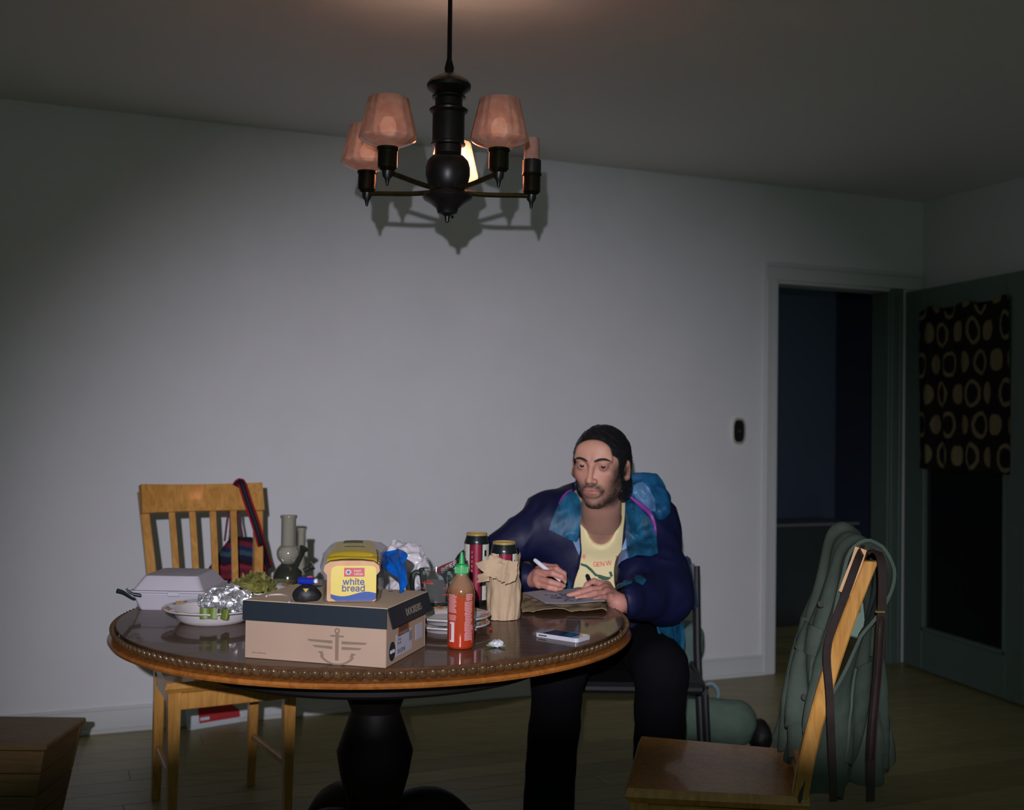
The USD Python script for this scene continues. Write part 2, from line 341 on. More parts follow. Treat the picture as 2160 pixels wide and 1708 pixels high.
put(dr + '/pane', lf(0.23, 0.815, -0.003, 0.003, 0.23, 1.845, 0), M('night_glass', (0.012, 0.015, 0.016), 0.06))
ns, nz_ = 150, 170             # the cloth, hung over the top of the door
S, Zc = np.meshgrid(np.linspace(0.205, 0.86, ns), np.linspace(1.035, 1.84, nz_), indexing='ij')
tt = 0.034 + 0.010 * np.sin(S * 38 + Zc * 3) * np.clip((1.9 - Zc) / 0.5, 0.1, 1) + 0.004 * np.sin(S * 91 + 1)
Zt = Zc + (Zc > 1.5) * ((Zc - 1.5) / 0.34) * (0.018 * np.sin(S * 24 + 0.8))
cl = HG + LD * S[..., None] + LN * tt[..., None] + EZ * Zt[..., None]
row = (Zc - 1.035) / 0.150; col_ = S / 0.112 + 0.5 * (np.floor(row) % 2)
du, dv = (col_ % 1 - 0.5) * 0.112, (row % 1 - 0.5) * 0.150
wob = meshkit.noise(np.stack([S * 22, Zc * 22, 0 * S], -1)) * 0.012
e = np.sqrt((du / 0.044) ** 2 + (dv / 0.064) ** 2) + wob * 8
kindc = (np.floor(row) + np.floor(col_)) % 2
dark, pale = A3(lin(34, 30, 28)), A3(lin(122, 112, 82))
tc = np.where((kindc == 0)[..., None], np.where((e < 0.82)[..., None], pale, dark), np.where((e < 0.78)[..., None], dark, np.where((e < 1.08)[..., None], pale, dark)))
cm = sheet(cl, 0.003); tcv = np.vstack([tc.reshape(-1, 3)] * 2)
solo('patterned_curtain', cm, TINT('curtain_print', 0.9, 0.1), 'dark cloth printed with pale ovals, hung over the open glazed door', 'curtain', col=tcv)

# unseen camera added on a tripod, body shaped to block the flash low down: lens at the point of view, flash head set back on a bracket
cbm = M('camera_black', (0.01, 0.01, 0.011), 0.6)
KM = Thing('flash_blocking_camera', 'added unseen black camera on a tripod behind the point of view, shaped to block the flash low down', 'camera', (-0.06, -0.07, 0.0))
xx = np.linspace(-0.14, 0.14, 41); bp_ = Polygon([(-0.14, -0.10), (0.14, -0.10)] + [(x, 0.070 - 1.30 * (x + 0.0) ** 2) for x in xx[::-1]])
bod = extr(bp_, 0.075); v = np.array(bod.vertices); bod.vertices = np.stack([v[:, 0] - 0.057, -0.012 - v[:, 2], 1.24 + v[:, 1]], 1); KM.part('body', fix(bod), cbm)
KM.part('flash_bracket', bar((-0.052, -0.08, 1.27), (-0.052, -0.285, 1.30), 0.02, 0.02, (1, 0, 0)), cbm)
KM.part('flash_head', cat(bx((-0.052, -0.285, 1.375), (0.10, 0.012, 0.09), 0.003), bx((-0.052, -0.285, 1.325), (0.03, 0.03, 0.05), 0.003)), cbm)
KM.part('tripod_column', tube([(-0.06, -0.055, 1.145), (-0.06, -0.055, 0.75)], 0.013, 12), cbm)
for a in (90, 210, 330): KM.part('tripod_leg', tube([(-0.06, -0.055, 1.08), (-0.06 + 0.42 * math.cos(math.radians(a)), -0.055 + 0.42 * math.sin(math.radians(a)), 0.01)], (0.012, 0.009), 10), cbm)
# ---------------------------------------------------------------- the round table
TZ, TC, TR = 0.76, A3([-0.331, 2.745, 0.0]), 0.616
tw = WOOD('table_top_wood', lin(58, 38, 24), lin(92, 64, 40), 0.5, coat=0.42, scale=4, stretch=(1.2, 14, 14), bump=0.004, spec=0.2)
tedge = WOOD('table_edge_wood', lin(120, 68, 26), lin(158, 98, 42), 0.3, coat=0.5, scale=9, stretch=(4, 4, 4))
tcarve = WOOD('table_carved_wood', lin(58, 42, 26), lin(88, 66, 42), 0.25, coat=0.6, scale=20, stretch=(2, 2, 2))
tdark = WOOD('table_leg_wood', lin(12, 9, 7), lin(20, 14, 10), 0.6, coat=0.0, scale=8, spec=0.3)  # near-black colour imitates the shade under the tabletop
T = Thing('dining_table', 'round dark wooden dining table with a carved beaded rim, covered with food and packaging', 'table', TC)
def tl(m): return mv(m, TC)
T.part('tabletop', tl(lathe([(0, TZ - 0.023), (TR - 0.012, TZ - 0.023), (TR - 0.008, TZ - 0.012), (TR - 0.004, TZ - 0.006), (TR - 0.002, TZ - 0.001), (TR - 0.006, TZ), (0, TZ)], 160)), tw)
T.part('rim_moulding', tl(lathe([(TR - 0.07, TZ - 0.040), (TR + 0.006, TZ - 0.040), (TR + 0.015, TZ - 0.037), (TR + 0.0175, TZ - 0.032), (TR + 0.014, TZ - 0.0265), (TR - 0.004, TZ - 0.0235), (TR - 0.07, TZ - 0.0235), (TR - 0.07, TZ - 0.040)], 160)), tedge)
# carved gadroons on the sloping edge
NB = 188; gad = []
for k in range(NB):
    a = 2 * math.pi * k / NB
    g = trimesh.creation.icosphere(1, 1.0); g.apply_scale((0.0062, 0.0088, 0.0135)); g = mv(g, (0, 0, 0), rx=16, ry=42)
    gad.append(mv(mv(g, (TR + 0.003, 0, TZ - 0.0135)), rz=math.degrees(a)))
    d = trimesh.creation.icosphere(1, 1.0); d.apply_scale((0.004, 0.0032, 0.007)); d = mv(d, ry=38)
    gad.append(mv(mv(d, (TR + 0.004, 0, TZ - 0.012)), rz=math.degrees(a + math.pi / NB)))
T.part('carved_rim', tl(cat(gad)), tcarve)
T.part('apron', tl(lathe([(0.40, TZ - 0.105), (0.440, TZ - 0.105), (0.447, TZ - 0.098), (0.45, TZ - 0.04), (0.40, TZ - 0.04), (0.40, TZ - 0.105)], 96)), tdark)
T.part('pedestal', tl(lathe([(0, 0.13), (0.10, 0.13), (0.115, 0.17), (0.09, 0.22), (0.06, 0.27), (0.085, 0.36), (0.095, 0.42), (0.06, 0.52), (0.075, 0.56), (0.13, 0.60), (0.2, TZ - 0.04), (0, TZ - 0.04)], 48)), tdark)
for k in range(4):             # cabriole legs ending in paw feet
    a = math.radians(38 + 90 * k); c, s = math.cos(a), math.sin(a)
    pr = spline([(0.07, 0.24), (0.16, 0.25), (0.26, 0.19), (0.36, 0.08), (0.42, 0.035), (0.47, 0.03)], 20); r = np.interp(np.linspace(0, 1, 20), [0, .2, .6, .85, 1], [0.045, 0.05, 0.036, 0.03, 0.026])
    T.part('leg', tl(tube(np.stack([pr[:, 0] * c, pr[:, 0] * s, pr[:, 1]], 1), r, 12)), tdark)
# ---------------------------------------------------------------- the chandelier
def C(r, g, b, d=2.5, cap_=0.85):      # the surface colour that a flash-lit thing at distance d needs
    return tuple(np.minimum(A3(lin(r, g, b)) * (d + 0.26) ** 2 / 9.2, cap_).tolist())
CC = A3([-0.164, 2.66, 0.0]); kz = lambda y: 1.24 + (890 - y) / 868.0
blk = M('chandelier_bronze', (0.012, 0.011, 0.010), 0.38, 0.3, var=0.3, vs=30)
brs = M('aged_brass', (0.10, 0.075, 0.03), 0.3, 0.9, var=0.3, vs=40)
shade_m = usdkit.material(stage, '/World/Looks/pink_shade_glass', {
    'tc': ('texture_coordinate', {}), 'nz': ('noise_texture', {'scale': 45, 'detail': 3.0}), 'rp': ('rgb_ramp', {'ramp': [(0.35, (0.80, 0.48, 0.38)), (0.7, (0.95, 0.70, 0.58))]}),
    'd': ('diffuse_bsdf', {}), 'tl': ('translucent_bsdf', {}), 'a': ('mix_closure', {'fac': 0.5}), 't': ('transparent_bsdf', {'color': (0.92, 0.74, 0.66)}),
    'b': ('mix_closure', {'fac': 0.74}), 'g': ('glossy_bsdf', {'roughness': 0.12, 'color': (1, 1, 1)}), 'f': ('fresnel', {'IOR': 1.45}), 'm': ('mix_closure', {})},
    [('tc.object', 'nz.vector'), ('nz.fac', 'rp.fac'), ('rp.color', 'd.color'), ('rp.color', 'tl.color'), ('d.BSDF', 'a.closure1'), ('tl.BSDF', 'a.closure2'), ('t.BSDF', 'b.closure1'), ('a.closure', 'b.closure2'),
     ('b.closure', 'm.closure1'), ('g.BSDF', 'm.closure2'), ('f.fac', 'm.fac')], surface='m.closure')
bulb_m = usdkit.material(stage, '/World/Looks/lit_bulb', {'e': ('emission', {'color': (1.0, 0.64, 0.46), 'strength': 300.0})}, surface='e.emission')
dimbulb = usdkit.material(stage, '/World/Looks/dim_bulb', {'e': ('emission', {'color': (1.0, 0.66, 0.46), 'strength': 2.5})}, surface='e.emission')
H = Thing('chandelier', 'dark bronze chandelier with five pink glass shades hanging over the table', 'chandelier', (CC[0], CC[1], kz(468)))
cp = lambda rows: [(r / 868.0, kz(y)) for r, y in rows]
hb = lambda rows, n=40: mv(lathe(cp(rows), n), CC)
H.part('stem', mv(lathe([(0, kz(155)), (0.009, kz(155)), (0.012, kz(140)), (0.006, kz(120)), (0.005, CEIL - 0.03), (0, CEIL - 0.03)], 16), CC), blk)
H.part('ceiling_rose', mv(lathe([(0, CEIL - 0.035), (0.02, CEIL - 0.035), (0.055, CEIL - 0.015), (0.06, CEIL), (0, CEIL)], 32), CC), blk)
H.part('column', hb([(0, 326), (24, 326), (28, 322), (28, 306), (36, 304), (37, 301), (34, 298), (34, 238), (40, 233), (41, 229), (35, 225), (29, 222), (29, 207), (36, 204), (36, 201), (30, 197), (36, 192), (46, 184), (47, 176), (42, 168), (26, 158), (12, 150), (0, 150)]), blk)
H.part('ball', hb([(0, 404), (30, 404), (35, 399), (43, 386), (47, 368), (47, 352), (43, 338), (34, 328), (24, 325), (0, 325)]), blk)
H.part('finial', hb([(0, 469), (4, 467), (6, 455), (12, 452), (20, 449), (24, 438), (36, 428), (50, 420), (53, 414), (50, 407), (40, 402), (0, 402)]), blk)
AR, HZ = 0.216, kz(352)
for k, deg in enumerate((-54, 18, 90, 162, 234)):
    a = math.radians(deg); dx, dy = math.cos(a), math.sin(a); o = CC + A3([dx * AR, dy * AR, 0]); zc = 1.812
    ap = spline([CC + A3([dx * 0.035, dy * 0.035, zc - 0.008]), CC + A3([dx * 0.10, dy * 0.10, zc - 0.010]), CC + A3([dx * 0.17, dy * 0.17, zc - 0.006]), o + A3([0, 0, zc - 0.004])], 14)
    armp = H.part('arm', tube(ap, 0.0062, 10), brs)
    H.part('bracket', mv(lathe([(0, zc - 0.036), (0.003, zc - 0.034), (0.006, zc - 0.02), (0.011, zc - 0.014), (0.013, zc), (0, zc)], 16), o), blk, parent=armp)
    sp = H.part('socket', mv(lathe([(0, zc - 0.003), (0.015, zc - 0.002), (0.0225, zc + 0.006), (0.0225, zc + 0.044), (0.025, zc + 0.047), (0.025, zc + 0.052), (0.018, zc + 0.054), (0, zc + 0.054)], 28), o), M('socket_bronze', (0.03, 0.026, 0.015), 0.22, 0.85, var=0.3, vs=30))
    z0 = zc + 0.052; ou = [(0.020, z0), (0.030, z0 + 0.003), (0.052, z0 + 0.011), (0.0645, z0 + 0.019), (0.066, z0 + 0.024), (0.062, z0 + 0.040), (0.054, z0 + 0.075), (0.047, z0 + 0.105), (0.0455, z0 + 0.112)]
    n = 64; m = lathe(ou + [(r - 0.0025, z) for r, z in ou[::-1]] + [ou[0]], n)
    v = np.array(m.vertices); an = np.arctan2(v[:, 1], v[:, 0]); v[:, :2] *= (1 + 0.018 * np.cos(an * 16))[:, None]; m.vertices = v     # fluted glass
    if k == 1:                 # one arm carries a black cup with a narrow glass instead
        H.part('socket_cup', mv(lathe([(0, z0 - 0.004), (0.0225, z0 - 0.004), (0.0235, z0), (0.0235, z0 + 0.032), (0.0215, z0 + 0.034), (0, z0 + 0.034)], 28), o), blk, parent=sp)
        H.part('shade', mv(lathe([(0.019, z0 + 0.033), (0.0205, z0 + 0.036), (0.0190, z0 + 0.088), (0.0172, z0 + 0.088), (0.0180, z0 + 0.036), (0.019, z0 + 0.033)], 32), o), shade_m, smooth=50, label='narrow pink glass lamp shade')
        continue
    shp = H.part('shade', mv(m, o), shade_m, smooth=50, label='fluted pink glass lamp shade')
    H.part('bulb', mv(lathe([(0, z0 + 0.004), (0.009, z0 + 0.006), (0.010, z0 + 0.02), (0.018, z0 + 0.04), (0.019, z0 + 0.052), (0.012, z0 + 0.068), (0, z0 + 0.073)], 20), o), bulb_m if k == 2 else dimbulb, parent=shp)
# ---------------------------------------------------------------- the two golden chairs and what hangs on them
oak = WOOD('golden_oak', lin(170, 118, 50), lin(208, 154, 80), 0.32, coat=0.35, scale=5, stretch=(9, 9, 1.2))
def slat_chair(label, loc, deg, ztop, group='golden wooden slat-back dining chairs'):
    K = Thing('dining_chair', label, 'chair', loc, math.radians(deg), group)
    def ry(z): return 0.150 + 0.02 * (z - 0.45) + 0.46 * np.maximum(z - 0.45, 0) ** 1.75 * (0.55 / 1.0) + 0.09 * np.maximum(z - 0.45, 0)
    for s in (-1, 1):
        z = np.r_[np.linspace(0.0, 0.45, 6), np.linspace(0.5, ztop - 0.02, 10)]
        y = np.where(z < 0.45, 0.15 + 0.10 * (0.45 - z) ** 1.5, ry(z)); x = s * (0.155 + 0.042 * np.clip((z - 0.45) / 0.55, 0, 1))
        w = np.interp(z, [0, .45, .8, ztop], [0.028, 0.034, 0.032, 0.028]) / 2; t = np.interp(z, [0, .45, ztop], [0.028, 0.034, 0.028]) / 2
        ring = np.stack([np.stack([x + a * t, y + b * w, z], 1) for a, b in ((-1, -0.8), (-0.8, -1), (0.8, -1), (1, -0.8), (1, 0.8), (0.8, 1), (-0.8, 1), (-1, 0.8))], 1)
        n = 8; v = ring.reshape(-1, 3); m = len(z)
        i, j = np.meshgrid(np.arange(m - 1), np.arange(n), indexing='ij')
        q = np.stack([i * n + j, i * n + (j + 1) % n, (i + 1) * n + (j + 1) % n, (i + 1) * n + j], -1).reshape(-1, 4); f = np.vstack([q[:, [0, 1, 2]], q[:, [0, 2, 3]]])
        e = (m - 1) * n; f = np.vstack([f, [[0, k + 1, k] for k in range(1, n - 1)], [[e, e + k, e + k + 1] for k in range(1, n - 1)]])
        K.part('back_post', TM(v, f), oak, local=True, smooth=40)
        K.part('leg', hull([(s * 0.175 + a, -0.185 + b, z) for z, h in ((0, 0.012), (0.43, 0.019)) for a in (-h, h) for b in (-h, h)]), oak, local=True)
    u = np.linspace(-1, 1, 15); zz = np.linspace(ztop - 0.088, ztop, 5)
    g = A3([[(x * 0.206, ry(z) + 0.026 * (1 - x * x) - 0.028, z + 0.006 * x * x * (z > ztop - 0.01)) for z in zz] for x in u])
    K.part('top_rail', sheet(g, 0.024), oak, local=True, smooth=40)
    for k in range(4):
        x = -0.102 + 0.068 * k; z = np.linspace(0.50, ztop - 0.08, 8)
        g = A3([[(x * (0.88 + 0.16 * (q - 0.5) / 0.5) + d, ry(q) + 0.026 * (1 - (x / 0.19) ** 2) - 0.020, q) for q in z] for d in (-0.010, 0, 0.010)])
        K.part('slat', sheet(g, 0.013), oak, local=True)
    K.part('lower_rail', bx((0, 0.155, 0.50), (0.29, 0.022, 0.045), 0.004), oak, local=True)
    K.part('seat', cat(hull([(x, y, z) for z, g in ((0.43, 0.0), (0.445, 0.012), (0.462, 0.004)) for x, y in ((-0.195 - g, -0.205 - g), (0.195 + g, -0.205 - g), (0.165 + g, 0.17), (-0.165 - g, 0.17))])), oak, local=True)
    for a, b in (((-0.175, -0.185), (0.175, -0.185)), ((-0.172, -0.185), (-0.158, 0.15)), ((0.172, -0.185), (0.158, 0.15)), ((-0.155, 0.15), (0.155, 0.15))):
        K.part('apron_rail', bar((*a, 0.40), (*b, 0.40), 0.05, 0.018, (0, 0, 1)), oak, local=True)
    for s in (-1, 1): K.part('stretcher', bar((s * 0.174, -0.185, 0.17), (s * 0.155, 0.16, 0.17), 0.022, 0.016, (0, 0, 1)), oak, local=True)
    return K
slat_chair('golden wooden slat-back chair behind the table with a striped bag on it', (-0.925, 3.505, 0), 28, 1.012)
slat_chair('golden wooden chair at the right, seen from its side, under an olive jacket', (0.502, 2.513, 0), -101, 0.985)

# woven shoulder bag on the left chair
bm = TINT('woven_stripes', 0.95, 0.1, bump=0.5, bs=220, bd=0.003)
STR = [A3(lin(*c)) for c in ((40, 34, 46), (112, 38, 46), (36, 46, 82), (60, 80, 90), (34, 36, 60), (44, 28, 36), (128, 42, 56), (92, 38, 48), (120, 40, 52), (44, 24, 34), (40, 30, 40))]
def stripes(v, z0, z1):
    t = (v[:, 2] - z0) / (z1 - z0) + 0.02 * np.sin(v[:, 0] * 60) + 0.012 * meshkit.noise(v * 90); return A3(STR)[::-1][np.clip((t * len(STR)).astype(int), 0, len(STR) - 1)]
bc = aty(508, 1181, 3.98)
def bagf(p):
    q = p - bc; z = q[:, 2]; k = np.interp(z, [-0.08, 0.0, 0.08], [1.15, 0.95, 0.55])
    e = np.stack([q[:, 0] / k - 0.012 * np.sin(z * 30), q[:, 1] / np.clip(k, 0.8, 1), z], 1)
    return rbox(e, (0, 0, -0.004), (0.104, 0.048, 0.088), 0.05) + 0.006 * (meshkit.noise(p * 28) - 0.5)
bmesh = nets(bagf, bc - A3([0.16, 0.08, 0.12]), bc + A3([0.16, 0.08, 0.12]), 0.004)
BG = Thing('striped_bag', 'red and navy striped woven shoulder bag hanging behind the wooden chair back', 'bag', (bc[0], bc[1], bmesh.bounds[0][2]))
BG.part('pouch', bmesh, bm, col=stripes(np.array(bmesh.vertices), bc[2] - 0.09, bc[2] + 0.085))
sp = spline([aty(489, 1128, 3.965), aty(492, 1075, 3.86), aty(500, 1022, 3.80), aty(507, 1016.5, 3.772), aty(511, 1022, 3.752), aty(520, 1050, 3.742), aty(534, 1090, 3.742), aty(546, 1128, 3.752), aty(556, 1165, 3.83), aty(567, 1198, 3.93)], 60)
tg = np.gradient(sp, axis=0); tg /= np.linalg.norm(tg, axis=1)[:, None]; sd = np.cross(tg, A3([0.3, -1, 0.25])); sd /= np.linalg.norm(sd, axis=1)[:, None]
ww = np.linspace(-1, 1, 9); g = sp[:, None] + sd[:, None] * (ww * 0.0145)[None, :, None]
cs = np.where((np.abs(ww) > 0.6)[:, None], A3(lin(150, 34, 44)), np.where((np.abs(ww) < 0.2)[:, None], A3(lin(62, 56, 62)), A3(lin(30, 28, 38))))
BG.part('strap', sheet(g, 0.004), bm, col=np.vstack([np.tile(cs, (60, 1))] * 2))
BG.part('cord', cat(tube([aty(474, 1140, 3.95), aty(479, 1100, 3.90), aty(484, 1068, 3.86)], 0.004, 6), tube([aty(512, 1132, 3.95), aty(505, 1095, 3.9), aty(503, 1062, 3.86)], 0.004, 6)), M('bag_cord', lin(110, 60, 80), 0.9))

# olive jacket over the right chair: one sheet of cloth over the top rail, creased
olive = M('olive_canvas', C(96, 110, 98, 2.1), 0.9, spec=0.1, var=0.16, vs=18, bump=0.35, bs=300, bd=0.001, sheen=0.0)
path = spline([(0.622, 0.50), (0.638, 0.62), (0.662, 0.80), (0.690, 0.93), (0.708, 0.978), (0.74, 0.992), (0.772, 0.968), (0.80, 0.85), (0.822, 0.66), (0.835, 0.45)], 90)
nu = 46; uu = np.linspace(0, 1, nu)[:, None]; vv = np.linspace(0, 1, 90)[None, :]
far = 0.30 + 0.16 * np.clip(1 - np.abs(vv - 0.5) * 2.2, -0.6, 1) * 0.3
Y = 2.312 + uu * (far + 0.06); X = path[None, :, 0] + 0.15 * (Y - 2.26) + 0.012; Z = path[None, :, 1] + 0 * Y
postx = 0.760 - 0.34 * (0.97 - Z); wv = np.clip((vv - 0.55) / 0.12, 0, 1) * (1 - np.clip(uu / 0.75, 0, 1) ** 0.8); X = X * (1 - wv) + (postx + 0.040) * wv
X = X - 0.035 * uu * np.clip((0.35 - vv) / 0.35, 0, 1)
env = np.clip(np.abs(vv - 0.5) * 2.6, 0.1, 1)
fold = 0.016 * np.sin(uu * 16 + vv * 5) + 0.010 * np.sin(uu * 33 - vv * 11 + 1.0) + 0.022 * (meshkit.fbm(np.stack([uu * 4 + 0 * vv, vv * 7 + 0 * uu, 0 * uu * vv + 3], -1), 4) - 0.5)
X = X + fold * env * np.where(vv < 0.5, -1, 1); Z = Z + 0.5 * fold * (1 - env) - 0.02 * uu + np.where((vv < 0.08) | (vv > 0.92), 0.014 * np.sin(uu * 21), 0)
Z = Z + 0.028 * np.exp(-((uu - 0.72) / 0.22) ** 2) * np.exp(-((vv - 0.44) / 0.09) ** 2)      # collar bunched over the rail
X = X - 0.02 * np.exp(-((uu - 0.5) / 0.3) ** 2) * np.exp(-((vv - 0.2) / 0.16) ** 2)
J = Thing('olive_jacket', 'olive canvas jacket draped over the back of the right-hand wooden chair', 'jacket', (0.69, 2.5, 0.45))
J.part('shell', sheet(np.stack([X, Y, Z], -1), 0.007), olive, smooth=60)
def pocket(i0, i1, j0, j1, off): # a patch pocket lying on the cloth
    G_ = np.stack([X[i0:i1, j0:j1], Y[i0:i1, j0:j1], Z[i0:i1, j0:j1]], -1); du, dv = np.gradient(G_, axis=0), np.gradient(G_, axis=1); N_ = np.cross(du, dv); N_ /= np.linalg.norm(N_, axis=2, keepdims=True)
    N_ *= np.where(N_[..., :1] * (1 if j0 > 45 else -1) > 0, 1, -1); return sheet(G_ + N_ * off, 0.005)
J.part('pocket', pocket(12, 34, 6, 22, 0.007), olive, smooth=60); J.part('pocket_flap', pocket(11, 35, 20, 26, 0.011), olive, smooth=60); J.part('pocket', pocket(6, 26, 66, 84, 0.007), olive, smooth=60)
for px, py in ((1731, 1274), (1697, 1470), (1728, 1418)): J.part('button', mv(trimesh.creation.cylinder(0.007, 0.006, sections=14), aty(px, py, 2.375), rx=80), M('dark_button', (0.02, 0.022, 0.02), 0.4))
# leather shoulder bag straps hung on the near post
lth = M('brown_leather', C(58, 42, 40, 2.1), 0.42, var=0.3, vs=20, bump=0.15, bs=200, bd=0.001)
LB = Thing('leather_strap', 'dark brown leather shoulder strap with a brass buckle hanging on the right chair post', 'strap', (0.74, 2.24, 0.4))
def band(pts, w, t, n=40):
    p = spline(pts, n); tg = np.gradient(p, axis=0); tg /= np.linalg.norm(tg, axis=1)[:, None]; s_ = np.cross(tg, A3([0.15, -1, 0.1])); s_ /= np.linalg.norm(s_, axis=1)[:, None]
    return sheet(p[:, None] + s_[:, None] * (np.linspace(-1, 1, 5) * w / 2)[None, :, None], t)
LB.part('long_strap', band([aty(1812, 1172, 2.32), aty(1838, 1162, 2.26), aty(1856, 1172, 2.222), aty(1861, 1210, 2.21), aty(1860, 1290, 2.205), aty(1855, 1380, 2.20), aty(1846, 1480, 2.20), aty(1838, 1600, 2.20), aty(1836, 1690, 2.2)], 0.017, 0.004), lth)
LB.part('shoulder_pad', tube(spline([aty(1859, 1302, 2.195), aty(1858, 1312, 2.19), aty(1852, 1400, 2.188), aty(1843, 1500, 2.188), aty(1836, 1600, 2.188)], 24), np.r_[0.009, 0.013, np.full(22, 0.0125)], 12, flat=(1, 0.6)), lth)
LB.part('buckle', bx(aty(1857, 1290, 2.192), (0.019, 0.006, 0.005), 0.001), M('brass', (0.5, 0.34, 0.12), 0.3, 0.9))
LB.part('cross_strap', band([aty(1822, 1158, 2.30), aty(1806, 1190, 2.235), aty(1788, 1240, 2.222), aty(1765, 1300, 2.218), aty(1749, 1345, 2.215), aty(1744, 1380, 2.213), aty(1748, 1440, 2.21), aty(1752, 1520, 2.208), aty(1756, 1620, 2.206), aty(1758, 1690, 2.206)], 0.016, 0.004), lth)
# ---------------------------------------------------------------- what stands on the table
tb = lambda px, py: atz(px, py, TZ)
def patch(c, r, a0, a1, z0, z1, t=0.0006, n=10, r1=None):
    """Thin curved print or label on an upright cylinder; angles in degrees, -90 faces the camera."""
    a = np.radians(np.linspace(a0, a1, n)); r1 = r if r1 is None else r1
    P = np.stack([np.stack([c[0] + q * np.cos(a), c[1] + q * np.sin(a), np.full(n, c[2] + z)], 1) for z, q in ((z0, r), (z1, r1))], 1)
    return fix(sheet(P, t))
def wraptext(text, h, c, r, a, z, bold=False, vertical=False):
    m = meshkit.text_mesh(text, h, 0.0006, bold); v = np.array(m.vertices); v[:, :2] -= (v[:, :2].min(0) + v[:, :2].max(0)) / 2
    if vertical: v[:, :2] = np.stack([-v[:, 1], v[:, 0]], 1)
    an = math.radians(a) + v[:, 0] / r; rr = r + v[:, 2]; m.vertices = np.stack([c[0] + rr * np.cos(an), c[1] + rr * np.sin(an), c[2] + z + v[:, 1]], 1); return m
def flat(m, o, x, y): # print lying on a plane through o
    x = A3(x, float); y = A3(y, float); return frame(m, o, x, y, np.cross(x, y))
def txt(t, h, bold=False, d=0.0008):
    m = meshkit.text_mesh(t, h, d, bold); v = np.array(m.vertices); v[:, :2] -= (v[:, :2].min(0) + v[:, :2].max(0)) / 2; m.vertices = v; return m
def crumple(m, amp, sc, seed=0, oct_=3):
    v = np.array(m.vertices); k = np.stack([meshkit.fbm(v * sc + i * 17.3, oct_, seed + i) - 0.5 for i in range(3)], 1); m.vertices = v + amp * 2 * k; return m

# --- shoe box
P1, P2, P3 = [tb(*q) + EZ * 0.0006 for q in ((516, 1387), (813, 1410), (885, 1366))]
bu = (P2 - P1); BW = np.linalg.norm(bu); bu /= BW; bv = A3([-bu[1], bu[0], 0.0]); BD = 0.225
HB = 0.112; kraft = M('kraft_board', C(180, 154, 132, 2.2), 0.75, spec=0.2, var=0.05, vs=8, bump=0.1, bs=150)
navy = M('box_navy', C(30, 40, 48, 2.2), 0.55, spec=0.3)
kprint = M('kraft_print', C(136, 116, 98, 2.2), 0.8, spec=0.2)
def Bx(u, v, z): return P1 + bu * u + bv * v + EZ * z
def bxx(u0, u1, v0, v1, z0, z1, b=0.0): return fix(frame(bx(((u0 + u1) / 2, (v0 + v1) / 2, (z0 + z1) / 2), (u1 - u0, v1 - v0, z1 - z0), b), P1, bu, bv, EZ))
SB = Thing('shoe_box', 'kraft cardboard shoe box with a dark navy lid edge and an anchor emblem', 'box', Bx(BW / 2, BD / 2, 0))
w = 0.0025
SB.part('body', cat(bxx(0, BW, 0, w, 0, HB, .001), bxx(0, BW, BD - w, BD, 0, HB, .001), bxx(0, w, w, BD - w, 0, HB), bxx(BW - w, BW, w, BD - w, 0, HB, .0008), bxx(w, BW - w, w, BD - w, 0, 0.002)), kraft)
LE, LH = 0.003, 0.040
lid = SB.part('lid', bxx(-LE, BW + LE, -LE, BD + LE, HB + 0.001, HB + 0.0045, 0.0012), M('lid_top_kraft', C(225, 200, 168, 2.2), 0.75, spec=0.2, var=0.05, vs=8))
SB.part('front_flap', bxx(-LE, BW + LE, -LE - 0.002, -LE + 0.0003, HB + 0.004 - LH, HB + 0.0035, 0.0008), navy, parent=lid)
SB.part('back_flap', bxx(-LE, BW + LE, BD + LE - 0.0003, BD + LE + 0.002, HB + 0.004 - LH, HB + 0.0035, 0.0008), navy, parent=lid)
SB.part('side_flap', bxx(-LE - 0.002, -LE + 0.0003, -LE, BD + LE, HB + 0.004 - LH, HB + 0.0035, 0.0008), navy, parent=lid)
# the right-hand flap hangs a little open
fo, fx, fz = Bx(BW + LE, 0, HB + 0.0035), bv, -(EZ * math.cos(0.28) - bu * math.sin(0.28)); fn = np.cross(fx, fz)
SB.part('side_flap', fix(frame(bx((BD / 2, LH / 2, 0), (BD + 0.004, LH, 0.002), 0.0008), fo, fx, fz, fn)), navy, parent=lid)
SB.part('lettering', flat(txt('DOCKERS', 0.0135, True), fo + fx * 0.125 + fz * 0.021 - fn * 0.0016 * (1 if fn @ bu < 0 else -1), bv, -fz), M('lid_lettering', C(120, 112, 92, 2.2), 0.6), parent=lid)
SB.part('lid_hole', bxx(BW - 0.075, BW - 0.066, BD - 0.03, BD - 0.024, HB + 0.0045, HB + 0.0048), navy, parent=lid)
SB.part('lid_hole', bxx(BW - 0.052, BW - 0.043, BD - 0.03, BD - 0.024, HB + 0.0045, HB + 0.0048), navy, parent=lid)
